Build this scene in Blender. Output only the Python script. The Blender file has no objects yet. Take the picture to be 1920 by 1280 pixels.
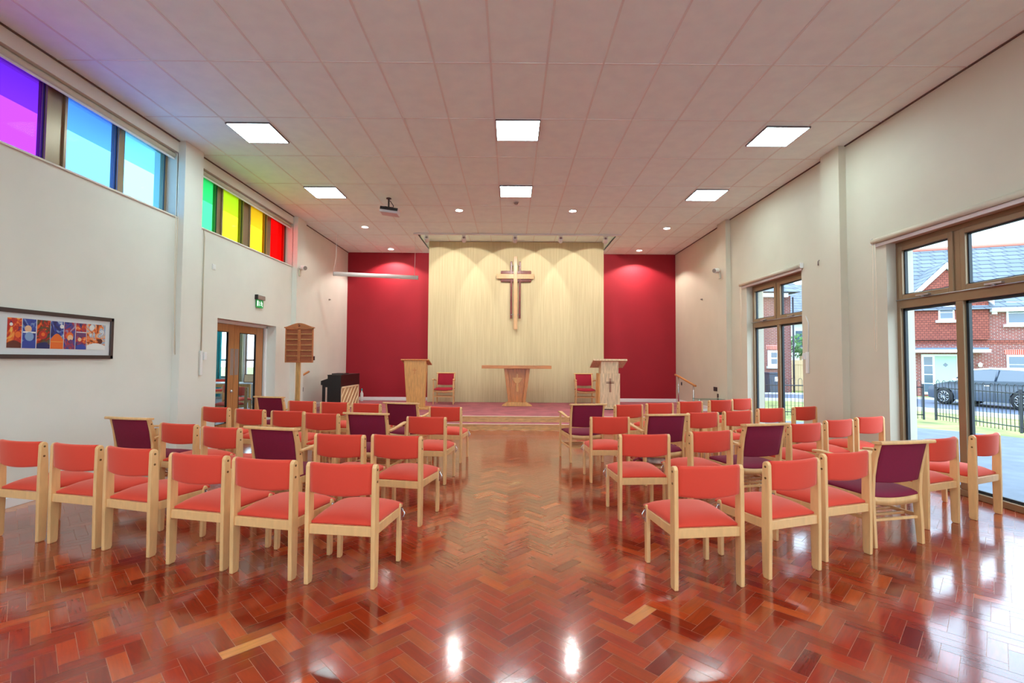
import bpy, bmesh, math, random
from mathutils import Vector, Matrix, Euler

random.seed(7)
SC = bpy.context.scene
COL = SC.collection
PI = math.pi
R = math.radians

# ------------------------------------------------------------------ camera
cam_d = bpy.data.cameras.new('camera')
cam = bpy.data.objects.new('camera', cam_d)
COL.objects.link(cam)
SC.camera = cam
cam_d.sensor_width = 36.0
cam_d.lens = 910.7 / 1920.0 * 36.0
cam_d.clip_start = 0.05
cam_d.clip_end = 400
PITCH, YAW, ROLL, EYE = 0.0379, 0.0016, -0.0065, 1.459
cam.matrix_world = (Matrix.Translation((0, 0, EYE)) @ Matrix.Rotation(-YAW, 4, 'Z')
                    @ Matrix.Rotation(PI / 2 + PITCH, 4, 'X') @ Matrix.Rotation(-ROLL, 4, 'Z'))

# ------------------------------------------------------------------ view, world
SC.view_settings.view_transform = 'Standard'
SC.view_settings.look = 'None'
SC.view_settings.gamma = 1.0
SC.view_settings.use_curve_mapping = False
SC.view_settings.exposure = 1.50
try:
    SC.cycles.max_bounces = 10
    SC.cycles.diffuse_bounces = 5
    SC.cycles.transparent_max_bounces = 16
    SC.cycles.sample_clamp_indirect = 6.0
    SC.cycles.caustics_reflective = False
    SC.cycles.caustics_refractive = False
except Exception:
    pass

W_SKY, W_PANEL, W_SPOT, W_DOWN = 2.6, 12.0, 31.0, 38.0
world = bpy.data.worlds.new('overcast_sky')
SC.world = world
world.use_nodes = True
wn, wl = world.node_tree.nodes, world.node_tree.links
wn.clear()
w_out = wn.new('ShaderNodeOutputWorld')
w_bg = wn.new('ShaderNodeBackground')
w_tc = wn.new('ShaderNodeTexCoord')
w_sep = wn.new('ShaderNodeSeparateXYZ')
w_ramp = wn.new('ShaderNodeValToRGB')
w_ramp.color_ramp.elements[0].position = 0.0
w_ramp.color_ramp.elements[0].color = (0.70, 0.88, 1.0, 1)
w_ramp.color_ramp.elements[1].position = 0.6
w_ramp.color_ramp.elements[1].color = (0.58, 0.79, 1.0, 1)
w_noise = wn.new('ShaderNodeTexNoise')
w_noise.inputs['Scale'].default_value = 2.2
w_noise.inputs['Detail'].default_value = 5
w_mix = wn.new('ShaderNodeMix')
w_mix.data_type = 'RGBA'
w_mix.inputs[0].default_value = 0.25
wl.new(w_tc.outputs['Generated'], w_sep.inputs[0])
wl.new(w_sep.outputs['Z'], w_ramp.inputs[0])
wl.new(w_tc.outputs['Generated'], w_noise.inputs['Vector'])
wl.new(w_ramp.outputs[0], w_mix.inputs[6])
wl.new(w_noise.outputs['Fac'], w_mix.inputs[7])
wl.new(w_mix.outputs[2], w_bg.inputs[0])
w_bg.inputs[1].default_value = W_SKY
wl.new(w_bg.outputs[0], w_out.inputs[0])


# ------------------------------------------------------------------ materials
def lin(c):
    return tuple((v / 255 / 12.92 if v / 255 <= 0.04045 else ((v / 255 + 0.055) / 1.055) ** 2.4) for v in c) + (1.0,)


def newmat(name):
    m = bpy.data.materials.new(name)
    m.use_nodes = True
    nt = m.node_tree
    return m, nt.nodes, nt.links, nt.nodes['Principled BSDF']


def plain(name, rgb, rough=0.6, metal=0.0, spec=0.5, noise=0.0, nscale=20.0, bump=0.0, bscale=200.0, coat=0.0):
    m, n, l, b = newmat(name)
    b.inputs['Base Color'].default_value = lin(rgb)
    b.inputs['Roughness'].default_value = rough
    b.inputs['Metallic'].default_value = metal
    b.inputs['Specular IOR Level'].default_value = spec
    b.inputs['Coat Weight'].default_value = coat
    if noise or bump:
        tc = n.new('ShaderNodeTexCoord')
    if noise:
        t = n.new('ShaderNodeTexNoise')
        t.inputs['Scale'].default_value = nscale
        t.inputs['Detail'].default_value = 4
        l.new(tc.outputs['Object'], t.inputs['Vector'])
        r = n.new('ShaderNodeValToRGB')
        r.color_ramp.elements[0].position = 0.3
        r.color_ramp.elements[1].position = 0.7
        r.color_ramp.elements[0].color = lin(tuple(max(0, v * (1 - noise)) for v in rgb))
        r.color_ramp.elements[1].color = lin(tuple(min(255, v * (1 + noise)) for v in rgb))
        l.new(t.outputs['Fac'], r.inputs[0])
        l.new(r.outputs[0], b.inputs['Base Color'])
    if bump:
        t2 = n.new('ShaderNodeTexNoise')
        t2.inputs['Scale'].default_value = bscale
        t2.inputs['Detail'].default_value = 3
        l.new(tc.outputs['Object'], t2.inputs['Vector'])
        bp = n.new('ShaderNodeBump')
        bp.inputs['Strength'].default_value = bump
        bp.inputs['Distance'].default_value = 0.002
        l.new(t2.outputs['Fac'], bp.inputs['Height'])
        l.new(bp.outputs[0], b.inputs['Normal'])
    return m


def wood(name, rgb, rough=0.35, stretch=(30, 30, 3), var=0.10):
    m, n, l, b = newmat(name)
    tc = n.new('ShaderNodeTexCoord')
    mp = n.new('ShaderNodeMapping')
    mp.inputs['Scale'].default_value = stretch
    l.new(tc.outputs['Object'], mp.inputs[0])
    t = n.new('ShaderNodeTexNoise')
    t.inputs['Scale'].default_value = 1.6
    t.inputs['Detail'].default_value = 6
    t.inputs['Distortion'].default_value = 0.6
    l.new(mp.outputs[0], t.inputs['Vector'])
    r = n.new('ShaderNodeValToRGB')
    r.color_ramp.elements[0].position = 0.3
    r.color_ramp.elements[1].position = 0.72
    r.color_ramp.elements[0].color = lin(tuple(v * (1 - var * 1.3) for v in rgb))
    r.color_ramp.elements[1].color = lin(tuple(min(255, v * (1 + var * 0.8)) for v in rgb))
    l.new(t.outputs['Fac'], r.inputs[0])
    l.new(r.outputs[0], b.inputs['Base Color'])
    b.inputs['Roughness'].default_value = rough
    return m


def emit(name, rgb, strength):
    m, n, l, b = newmat(name)
    b.inputs['Base Color'].default_value = lin(rgb)
    b.inputs['Emission Color'].default_value = lin(rgb)
    b.inputs['Emission Strength'].default_value = strength
    return m


def glass(name, tint=(1, 1, 1), gloss=0.07, trans_mul=1.0):
    m = bpy.data.materials.new(name)
    m.use_nodes = True
    n, l = m.node_tree.nodes, m.node_tree.links
    n.clear()
    o = n.new('ShaderNodeOutputMaterial')
    mx = n.new('ShaderNodeMixShader')
    tr = n.new('ShaderNodeBsdfTransparent')
    gl = n.new('ShaderNodeBsdfGlossy')
    fr = n.new('ShaderNodeLayerWeight')
    fr.inputs['Blend'].default_value = 0.12
    tr.inputs[0].default_value = tuple(trans_mul * c for c in tint) + (1,)
    gl.inputs['Roughness'].default_value = 0.0
    mt = n.new('ShaderNodeMath')
    mt.operation = 'MULTIPLY'
    mt.inputs[1].default_value = gloss * 6
    l.new(fr.outputs['Fresnel'], mt.inputs[0])
    l.new(mt.outputs[0], mx.inputs[0])
    l.new(tr.outputs[0], mx.inputs[1])
    l.new(gl.outputs[0], mx.inputs[2])
    l.new(mx.outputs[0], o.inputs[0])
    return m


def brickmat(name, c1, c2, mortar, bw=0.225, bh=0.075, msize=0.01, offset=0.5, rough=0.9):
    m, n, l, b = newmat(name)
    tc = n.new('ShaderNodeTexCoord')
    sp = n.new('ShaderNodeSeparateXYZ')
    cb = n.new('ShaderNodeCombineXYZ')
    ad = n.new('ShaderNodeMath')
    ad.operation = 'ADD'
    l.new(tc.outputs['Object'], sp.inputs[0])
    l.new(sp.outputs['X'], ad.inputs[0])
    l.new(sp.outputs['Y'], ad.inputs[1])
    l.new(ad.outputs[0], cb.inputs[0])
    l.new(sp.outputs['Z'], cb.inputs[1])
    t = n.new('ShaderNodeTexBrick')
    t.offset = offset
    t.inputs['Color1'].default_value = lin(c1)
    t.inputs['Color2'].default_value = lin(c2)
    t.inputs['Mortar'].default_value = lin(mortar)
    t.inputs['Scale'].default_value = 1.0
    t.inputs['Mortar Size'].default_value = msize
    t.inputs['Brick Width'].default_value = bw
    t.inputs['Row Height'].default_value = bh
    l.new(cb.outputs[0], t.inputs['Vector'])
    l.new(t.outputs['Color'], b.inputs['Base Color'])
    b.inputs['Roughness'].default_value = rough
    return m


M = {}
M['wall'] = plain('cream_wall_paint', (222, 219, 209), 0.7, noise=0.012, nscale=2, bump=0.05, bscale=300)
M['wallR'] = plain('warm_cream_wall_paint', (206, 198, 178), 0.6, noise=0.012, nscale=2, bump=0.05, bscale=300)
M['red'] = plain('crimson_wall_paint', (154, 26, 40), 0.6, spec=0.3, noise=0.02, nscale=1.5)
M['tile'] = plain('ceiling_tile', (236, 252, 254), 0.9, noise=0.015, nscale=5)
M['grid'] = plain('ceiling_grid_metal', (226, 230, 230), 0.6)
M['white'] = plain('white_paint', (236, 236, 236), 0.4)
M['whiteplastic'] = plain('white_plastic', (228, 228, 226), 0.35)
M['offwhite'] = plain('blind_beige', (204, 194, 172), 0.7)
M['bronze'] = plain('bronze_window_frame', (148, 122, 92), 0.35, 0.25)
M['gasket'] = plain('black_gasket', (32, 42, 50), 0.5)
M['beech'] = wood('beech_wood', (228, 178, 120), 0.32, (12, 12, 3), 0.045)
M['coral'] = plain('coral_fabric', (216, 62, 40), 0.85, bump=0.15, bscale=900)
for _k in ('coral',):
    _b = M[_k].node_tree.nodes['Principled BSDF']
    _b.inputs['Sheen Weight'].default_value = 0.45
    _b.inputs['Sheen Roughness'].default_value = 0.45
    _b.inputs['Sheen Tint'].default_value = lin((255, 190, 170))
M['purple'] = plain('purple_fabric', (124, 6, 48), 0.85, noise=0.02, nscale=60, bump=0.3, bscale=900)
M['crimson'] = plain('crimson_fabric', (170, 20, 48), 0.85, noise=0.02, nscale=60, bump=0.3, bscale=900)
M['bolt'] = plain('brass_bolt', (120, 88, 50), 0.4, 0.7)
M['chrome'] = plain('chrome', (205, 205, 208), 0.15, 1.0)
M['oak'] = wood('oak', (214, 164, 106), 0.4, (4, 4, 22), 0.10)
M['altaroak'] = wood('honey_oak', (200, 124, 62), 0.35, (26, 26, 3), 0.10)
M['altartop'] = wood('honey_oak_top', (204, 130, 70), 0.35, (3, 26, 26), 0.08)
M['lectern'] = wood('golden_oak', (216, 158, 92), 0.4, (26, 26, 3), 0.08)
M['paleoak'] = wood('pale_limed_oak', (216, 184, 146), 0.45, (24, 24, 2.5), 0.13)
M['mahog'] = plain('mahogany', (112, 44, 30), 0.3, noise=0.12, nscale=12)
M['crossoak'] = wood('light_oak', (214, 170, 120), 0.35, (26, 26, 4), 0.08)
M['doorwood'] = wood('veneer_oak', (176, 118, 70), 0.35, (26, 26, 2), 0.08)
M['boardwood'] = wood('reddish_pine', (186, 112, 66), 0.4, (4, 20, 20), 0.08)
M['boardback'] = wood('dark_reddish_pine', (168, 92, 58), 0.45, (4, 20, 20), 0.08)
M['polewood'] = wood('pine_pole', (206, 160, 98), 0.4, (26, 26, 3), 0.1)
M['steel'] = plain('brushed_steel', (186, 186, 190), 0.35, 0.85)
M['black'] = plain('satin_black', (22, 17, 17), 0.4, noise=0.1)
M['pianodark'] = plain('dark_rosewood', (38, 14, 16), 0.35)
M['pianopanel'] = wood('piano_back_board', (204, 164, 118), 0.5, (10, 20, 4), 0.12)
M['pianorib'] = plain('piano_rib', (238, 218, 180), 0.5)
M['carpet'] = plain('mauve_carpet', (166, 92, 100), 0.95, noise=0.10, nscale=3, bump=0.5, bscale=700)
M['nosing'] = plain('pale_step_nosing', (232, 212, 186), 0.4)
M['darkframe'] = plain('dark_picture_frame', (62, 46, 44), 0.4)
M['mount'] = plain('picture_mount', (214, 220, 224), 0.35)
M['green'] = emit('exit_green', (10, 130, 62), 0.25)
M['exitwhite'] = emit('exit_white', (225, 245, 230), 0.5)
M['grey'] = plain('grey_metal', (150, 138, 134), 0.4, 0.4)
M['panelframe'] = plain('panel_frame', (110, 106, 110), 0.5)  # grey darkened to carry the shading outline round the panels
M['darkgrey'] = plain('dark_grey_plastic', (48, 46, 48), 0.45)
M['panel'] = emit('lit_diffuser', (220, 252, 255), W_PANEL)
M['bulb'] = emit('lit_downlight', (255, 248, 236), 14.0)
M['clear'] = glass('clear_glass', (0.95, 0.98, 1.0), 0.05)
M['asphalt'] = plain('asphalt', (88, 96, 108), 0.75, noise=0.10, nscale=3)
M['road'] = plain('road', (84, 92, 112), 0.6, noise=0.06, nscale=4)
M['bounce_ground'] = plain('pale_bounce_ground', (204, 202, 196), 0.85, noise=0.05, nscale=2)  # pale ground out of view, added to bounce daylight upwards
M['lawn'] = plain('lawn_soil', (128, 136, 74), 0.95, noise=0.30, nscale=1.2)
M['kerb'] = plain('concrete_kerb', (205, 205, 202), 0.8)
M['railing'] = plain('black_railing', (38, 42, 56), 0.5)
M['render'] = plain('white_render', (232, 236, 240), 0.8)
M['brick'] = brickmat('red_brick', (144, 70, 62), (120, 56, 52), (158, 142, 138))
M['brickB'] = brickmat('dark_red_brick', (136, 70, 62), (112, 54, 52), (152, 138, 134))
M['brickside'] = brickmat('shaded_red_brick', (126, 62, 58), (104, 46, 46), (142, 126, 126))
M['tilehung'] = brickmat('hanging_clay_tile', (150, 80, 66), (134, 68, 58), (92, 48, 42), 0.17, 0.11, 0.012)
M['soldier'] = brickmat('soldier_brick', (190, 84, 66), (170, 70, 58), (200, 180, 172), 0.075, 0.5, 0.01, 0.0)
M['slate'] = brickmat('grey_slate_roof', (112, 120, 130), (102, 112, 124), (64, 68, 80), 0.6, 0.24, 0.022)
M['lead'] = plain('lead_roof', (96, 108, 128), 0.6)
M['ridge'] = plain('terracotta_ridge', (206, 120, 104), 0.8)
M['houseglass'] = plain('house_window_glass', (72, 92, 112), 0.08, spec=0.8)
M['mint'] = plain('mint_door', (166, 196, 184), 0.45)
M['upvc'] = plain('white_upvc', (240, 242, 244), 0.35)
M['carpaint'] = plain('slate_blue_car_paint', (62, 74, 92), 0.18, 0.3, coat=0.6)
M['carwhite'] = plain('white_car_roof', (232, 236, 240), 0.2, coat=0.6)
M['carglass'] = plain('car_glass', (70, 84, 100), 0.05, spec=0.9)
M['tyre'] = plain('tyre_rubber', (24, 26, 30), 0.7)
M['alloy'] = plain('alloy', (190, 196, 204), 0.25, 0.8)
M['lamp'] = plain('head_lamp', (236, 240, 244), 0.1)
M['fencewood'] = plain('timber_fence', (206, 178, 140), 0.8)
M['leaf'] = plain('green_leaf', (70, 112, 58), 0.8, noise=0.3, nscale=6)
M['pale'] = plain('pale_house', (206, 208, 210), 0.8)
M['bin'] = plain('slate_blue_bin', (52, 68, 88), 0.5)
M['curtain'] = plain('turquoise_curtain', (40, 176, 180), 0.8, noise=0.05, nscale=4)
M['curtain2'] = plain('olive_curtain', (170, 168, 130), 0.8)
M['vinyl'] = plain('pale_vinyl_floor', (176, 172, 178), 0.25)
M['bagpaper'] = plain('patterned_bag', (214, 196, 188), 0.35, noise=0.25, nscale=9)
M['bagred'] = plain('burgundy_bag', (136, 24, 52), 0.4)
M['aqua'] = glass('aqua_glass', (0.72, 0.92, 0.9), 0.1)


# cream grasscloth with fine vertical lines
def grasscloth():
    m, n, l, b = newmat('cream_grasscloth')
    tc = n.new('ShaderNodeTexCoord')
    mp = n.new('ShaderNodeMapping')
    mp.inputs['Scale'].default_value = (60, 60, 1.2)
    l.new(tc.outputs['Object'], mp.inputs[0])
    t = n.new('ShaderNodeTexNoise')
    t.inputs['Scale'].default_value = 1.0
    t.inputs['Detail'].default_value = 3
    l.new(mp.outputs[0], t.inputs['Vector'])
    r = n.new('ShaderNodeValToRGB')
    r.color_ramp.elements[0].position = 0.3
    r.color_ramp.elements[1].position = 0.7
    r.color_ramp.elements[0].color = lin((202, 186, 144))
    r.color_ramp.elements[1].color = lin((218, 204, 162))
    l.new(t.outputs['Fac'], r.inputs[0])
    l.new(r.outputs[0], b.inputs['Base Color'])
    b.inputs['Roughness'].default_value = 0.8
    return m


M['cloth'] = grasscloth()


def parquet_mat():
    m, n, l, b = newmat('varnished_parquet')
    at = n.new('ShaderNodeVertexColor')
    at.layer_name = 'block_tone'
    uv = n.new('ShaderNodeUVMap')
    uv.uv_map = 'grain'
    mp = n.new('ShaderNodeMapping')
    mp.inputs['Scale'].default_value = (3.0, 34.0, 1)
    l.new(uv.outputs[0], mp.inputs[0])
    t = n.new('ShaderNodeTexNoise')
    t.inputs['Scale'].default_value = 1.5
    t.inputs['Detail'].default_value = 6
    t.inputs['Distortion'].default_value = 0.8
    l.new(mp.outputs[0], t.inputs['Vector'])
    r = n.new('ShaderNodeMapRange')
    r.inputs['From Min'].default_value = 0.3
    r.inputs['From Max'].default_value = 0.7
    r.inputs['To Min'].default_value = 0.78
    r.inputs['To Max'].default_value = 1.12
    l.new(t.outputs['Fac'], r.inputs[0])
    mx = n.new('ShaderNodeVectorMath')
    mx.operation = 'SCALE'
    l.new(at.outputs['Color'], mx.inputs[0])
    l.new(r.outputs[0], mx.inputs['Scale'])
    l.new(mx.outputs[0], b.inputs['Base Color'])
    tc = n.new('ShaderNodeTexCoord')
    t2 = n.new('ShaderNodeTexNoise')
    t2.inputs['Scale'].default_value = 5.0
    t2.inputs['Detail'].default_value = 4
    l.new(tc.outputs['Object'], t2.inputs['Vector'])
    t3 = n.new('ShaderNodeTexNoise')
    t3.inputs['Scale'].default_value = 140.0
    l.new(tc.outputs['Object'], t3.inputs['Vector'])
    bp = n.new('ShaderNodeBump')
    bp.inputs['Strength'].default_value = 0.10
    bp.inputs['Distance'].default_value = 0.008
    l.new(t2.outputs['Fac'], bp.inputs['Height'])
    bp2 = n.new('ShaderNodeBump')
    bp2.inputs['Strength'].default_value = 0.10
    bp2.inputs['Distance'].default_value = 0.001
    l.new(t3.outputs['Fac'], bp2.inputs['Height'])
    l.new(bp.outputs[0], bp2.inputs['Normal'])
    l.new(bp2.outputs[0], b.inputs['Normal'])
    b.inputs['Roughness'].default_value = 0.22
    b.inputs['Specular IOR Level'].default_value = 0.1
    b.inputs['Coat Weight'].default_value = 1.0
    b.inputs['Coat Roughness'].default_value = 0.10
    b.inputs['Coat IOR'].default_value = 1.5
    l.new(bp2.outputs[0], b.inputs['Coat Normal'])
    return m


M['parquet'] = parquet_mat()
M['gap'] = plain('parquet_joint', (196, 140, 110), 0.3)


# ------------------------------------------------------------------ mesh builder
class B:
    def __init__(s):
        s.bm = bmesh.new()

    def _tag(s, faces, mi):
        for f in faces:
            f.material_index = mi

    def box(s, x0, x1, y0, y1, z0, z1, mi=0, rot=None, piv=None):
        v = [s.bm.verts.new((x, y, z)) for x in (x0, x1) for y in (y0, y1) for z in (z0, z1)]
        if rot is not None:
            pv = Vector(piv) if piv is not None else Vector(((x0 + x1) / 2, (y0 + y1) / 2, (z0 + z1) / 2))
            for q in v:
                q.co = rot @ (q.co - pv) + pv
        idx = ((0, 1, 3, 2), (4, 6, 7, 5), (0, 4, 5, 1), (2, 3, 7, 6), (0, 2, 6, 4), (1, 5, 7, 3))
        s._tag([s.bm.faces.new([v[i] for i in f]) for f in idx], mi)
        return s

    def prism(s, poly, axis, a, b, mi=0):
        def p(u, w, t):
            return {'x': (t, u, w), 'y': (u, t, w), 'z': (u, w, t)}[axis]
        A = [s.bm.verts.new(p(u, w, a)) for u, w in poly]
        C = [s.bm.verts.new(p(u, w, b)) for u, w in poly]
        fs = [s.bm.faces.new(A), s.bm.faces.new(C[::-1])]
        n = len(poly)
        for i in range(n):
            j = (i + 1) % n
            fs.append(s.bm.faces.new((A[i], C[i], C[j], A[j])))
        s._tag(fs, mi)
        return s

    def cyl(s, p0, p1, r, n=12, r2=None, mi=0, smooth=True):
        p0, p1 = Vector(p0), Vector(p1)
        d = (p1 - p0).normalized()
        u = d.orthogonal().normalized()
        w = d.cross(u)
        r2 = r if r2 is None else r2
        A = [s.bm.verts.new(p0 + (u * math.cos(t) + w * math.sin(t)) * r) for t in [2 * PI * i / n for i in range(n)]]
        C = [s.bm.verts.new(p1 + (u * math.cos(t) + w * math.sin(t)) * r2) for t in [2 * PI * i / n for i in range(n)]]
        fs = [s.bm.faces.new(A[::-1]), s.bm.faces.new(C)]
        for i in range(n):
            j = (i + 1) % n
            f = s.bm.faces.new((A[i], A[j], C[j], C[i]))
            f.smooth = smooth
            fs.append(f)
        s._tag(fs, mi)
        return s

    def tube(s, pts, r, n=8, mi=0):
        pts = [Vector(p) for p in pts]
        rings = []
        u = None
        for i, p in enumerate(pts):
            d = (pts[min(i + 1, len(pts) - 1)] - pts[max(i - 1, 0)]).normalized()
            if u is None:
                u = d.orthogonal().normalized()
            else:
                u = (u - d * u.dot(d)).normalized()
            w = d.cross(u)
            rings.append([s.bm.verts.new(p + (u * math.cos(2 * PI * k / n) + w * math.sin(2 * PI * k / n)) * r) for k in range(n)])
        fs = [s.bm.faces.new(rings[0][::-1]), s.bm.faces.new(rings[-1])]
        for a, b in zip(rings, rings[1:]):
            for k in range(n):
                f = s.bm.faces.new((a[k], a[(k + 1) % n], b[(k + 1) % n], b[k]))
                f.smooth = True
                fs.append(f)
        s._tag(fs, mi)
        return s

    def lathe(s, prof, c=(0, 0, 0), n=20, axis='z', mi=0, ring=False):
        c = Vector(c)

        def p(r, h, t):
            a, b = r * math.cos(t), r * math.sin(t)
            return c + Vector({'z': (a, b, h), 'x': (h, a, b), 'y': (a, h, b)}[axis])
        rings = [[s.bm.verts.new(p(r, h, 2 * PI * k / n)) for k in range(n)] for r, h in prof]
        fs = []
        for a, b in zip(rings, (rings[1:] + rings[:1]) if ring else rings[1:]):
            for k in range(n):
                f = s.bm.faces.new((a[k], a[(k + 1) % n], b[(k + 1) % n], b[k]))
                f.smooth = True
                fs.append(f)
        if not ring:
            fs += [s.bm.faces.new(rings[0][::-1]), s.bm.faces.new(rings[-1])]
        s._tag(fs, mi)
        return s

    def grid(s, nu, nv, fn, mi=0, smooth=True, close=None):
        V = [[s.bm.verts.new(fn(i / nu, j / nv)) for j in range(nv + 1)] for i in range(nu + 1)]
        for i in range(nu):
            for j in range(nv):
                f = s.bm.faces.new((V[i][j], V[i + 1][j], V[i + 1][j + 1], V[i][j + 1]))
                f.smooth = smooth
                f.material_index = mi
        return V

    def sweep(s, prof, frames, mi=0, smooth=True):
        """closed 2-D profile carried through frames: list of functions (u,w)->xyz"""
        rings = [[s.bm.verts.new(fr(u, w)) for u, w in prof] for fr in frames]
        n = len(prof)
        for a, b in zip(rings, rings[1:]):
            for k in range(n):
                f = s.bm.faces.new((a[k], a[(k + 1) % n], b[(k + 1) % n], b[k]))
                f.smooth = smooth
                f.material_index = mi
        s._tag([s.bm.faces.new(rings[0][::-1]), s.bm.faces.new(rings[-1])], mi)
        return s

    def build(s, name, mat, parent=None, local=False, bevel=0.0, seg=2, origin=None):
        bmesh.ops.recalc_face_normals(s.bm, faces=s.bm.faces)
        me = bpy.data.meshes.new(name)
        off = Vector((0, 0, 0))
        if parent is not None and not local:
            p = parent
            while p is not None:
                off += Vector(p.location)
                p = p.parent
        elif parent is None:
            if origin is not None:
                off = Vector(origin)
            else:
                xs = [v.co for v in s.bm.verts]
                off = Vector(((min(c.x for c in xs) + max(c.x for c in xs)) / 2,
                              (min(c.y for c in xs) + max(c.y for c in xs)) / 2,
                              min(c.z for c in xs)))
        if off.length:
            bmesh.ops.translate(s.bm, verts=s.bm.verts, vec=-off)
        s.bm.to_mesh(me)
        s.bm.free()
        for mm in (mat if isinstance(mat, (list, tuple)) else [mat]):
            me.materials.append(mm)
        o = bpy.data.objects.new(name, me)
        COL.objects.link(o)
        if parent is not None:
            o.parent = parent
        else:
            o.location = off
        if bevel:
            md = o.modifiers.new('bevel', 'BEVEL')
            md.width = bevel
            md.segments = seg
            md.limit_method = 'ANGLE'
            md.angle_limit = R(40)
            md.harden_normals = False
        return o


def tag(o, label=None, cat=None, group=None, kind=None):
    for k, v in (('label', label), ('category', cat), ('group', group), ('kind', kind)):
        if v:
            o[k] = v
    return o


def thing(name, label, cat, loc=(0, 0, 0), rz=0.0, group=None):
    o = bpy.data.objects.new(name, None)
    o.empty_display_size = 0.1
    COL.objects.link(o)
    o.location = loc
    o.rotation_euler = (0, 0, rz)
    return tag(o, label, cat, group)


def copy_tree(o, parent=None):
    c = o.copy()
    COL.objects.link(c)
    if parent is not None:
        c.parent = parent
    for ch in list(o.children):
        copy_tree(ch, c)
    return c


def struct(o):
    o['kind'] = 'structure'
    return o


def lamp(name, parent, loc, energy, color, size_deg, blend, aim, radius=0.03):
    ld = bpy.data.lights.new(name, 'SPOT')
    ld.energy = energy
    ld.color = color
    ld.spot_size = R(size_deg)
    ld.spot_blend = blend
    ld.shadow_soft_size = radius
    lo = bpy.data.objects.new(name, ld)
    COL.objects.link(lo)
    lo.parent = parent
    lo.location = loc
    lo.rotation_euler = Vector(aim).to_track_quat('-Z', 'Y').to_euler()
    return lo


def roundrect(u0, u1, w0, w1, r, n=4):
    pts = []
    for cx, cy, a0 in ((u1 - r, w1 - r, 0), (u0 + r, w1 - r, 90), (u0 + r, w0 + r, 180), (u1 - r, w0 + r, 270)):
        for k in range(n + 1):
            a = R(a0 + 90 * k / n)
            pts.append((cx + r * math.cos(a), cy + r * math.sin(a)))
    return pts


# ------------------------------------------------------------------ room shell
WX, WO, CZ = 4.854, 5.20, 4.61
YB, YF = 14.31, -5.0
PIERS = [(-0.36, 0.05), (3.26, 3.67), (6.965, 7.375), (10.69, 11.13)]
PLAT = 0.25

# floor: joint bed and individual parquet blocks in one surface
b = B()
b.box(-WO, WO + 0.02, YF, YB, -0.06, -0.0008)
flo = struct(b.build('floor', M['gap'], origin=(0, 0, 0)))
bm = bmesh.new()
uvl = bm.loops.layers.uv.new('grain')
cl = bm.loops.layers.float_color.new('block_tone')
Lb, Wb, g = 0.245, 0.0775, 0.0011
tones = [(160, 50, 20), (168, 56, 22), (154, 46, 19), (176, 64, 26), (148, 42, 18), (132, 34, 16), (166, 52, 20),
         (186, 78, 34), (158, 48, 22), (152, 45, 18)]
c45 = math.sqrt(0.5)
for k in range(-70, 170):
    for m_ in range(-40, 40):
        ox, oy = k * Wb + m_ * Lb, k * Wb - m_ * Lb
        for t in (0, 1):
            if t == 0:
                x0, x1, y0, y1 = ox, ox + Lb, oy, oy + Wb
            else:
                x0, x1, y0, y1 = ox + Lb, ox + Lb + Wb, oy + Wb - Lb, oy + Wb
            cx, cy = (x0 + x1) / 2, (y0 + y1) / 2
            rx, ry = (cx - cy) * c45, (cx + cy) * c45
            if not (-4.75 < rx < 4.98 and -4.9 < ry < 10.1):
                continue
            vs = []
            for (px, py) in ((x0 + g, y0 + g), (x1 - g, y0 + g), (x1 - g, y1 - g), (x0 + g, y1 - g)):
                vs.append(bm.verts.new(((px - py) * c45, (px + py) * c45, 0.0)))
            f = bm.faces.new(vs)
            rr = random.random()
            tone = (206, 130, 76) if rr < 0.006 else random.choice(tones)
            s_ = random.uniform(0.84, 1.06)
            lc = lin(tuple(min(255, v * s_) for v in tone))
            ru, rv = random.random() * 40, random.random() * 40
            uvs = ((0, 0), (Lb, 0), (Lb, Wb), (0, Wb)) if t == 0 else ((0, 0), (0, Wb), (Lb, Wb), (Lb, 0))
            for lp, q in zip(f.loops, uvs):
                lp[uvl].uv = (q[0] + ru, q[1] + rv)
                lp[cl] = lc
me = bpy.data.meshes.new('parquet_blocks')
bm.to_mesh(me)
bm.free()
me.materials.append(M['parquet'])
pq = bpy.data.objects.new('parquet_blocks', me)
COL.objects.link(pq)
pq.parent = flo

# left wall, openings: high windows and door
HZ0, HZ1 = 3.50, 4.44
DY0, DY1, DZ = 8.015, 10.02, 2.12
b = B()
bays = [(-0.36 + 0.41, 3.26), (3.67, 6.965), (7.375, 10.69)]
b.box(-WO, -WX, YF, YB + 0.2, HZ1, CZ + 0.4)
b.box(-WO, -WX, YF, DY0, 0, HZ0)
b.box(-WO, -WX, DY0, DY1, DZ, HZ0)
b.box(-WO, -WX, DY1, YB + 0.2, 0, HZ0)
b.box(-WO, -WX, YF, bays[0][0], HZ0, HZ1)
b.box(-WO, -WX, bays[0][1], bays[1][0], HZ0, HZ1)
b.box(-WO, -WX, bays[1][1], bays[2][0], HZ0, HZ1)
b.box(-WO, -WX, bays[2][1], YB + 0.2, HZ0, HZ1)
for y0, y1 in PIERS:
    b.box(-WX - 0.01, -4.75, y0, y1, 0, CZ)
struct(b.build('wall_left', M['wall'], origin=(-WX, 0, 0)))

# right wall
RW = [(0.9, 2.75), (4.50, 6.24), (8.08, 9.98)]
RZ = 3.0
b = B()
ys = [YF] + [v for w in RW for v in w] + [YB + 0.2]
for i in range(0, len(ys), 2):
    b.box(WX, WO, ys[i], ys[i + 1], -0.06, RZ)
b.box(WX, WO, YF, YB + 0.2, RZ, CZ + 0.4)
for y0, y1 in PIERS:
    b.box(4.75, WX + 0.01, y0, y1, 0, CZ)
struct(b.build('wall_right', M['wallR'], origin=(WX, 0, 0)))

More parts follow.
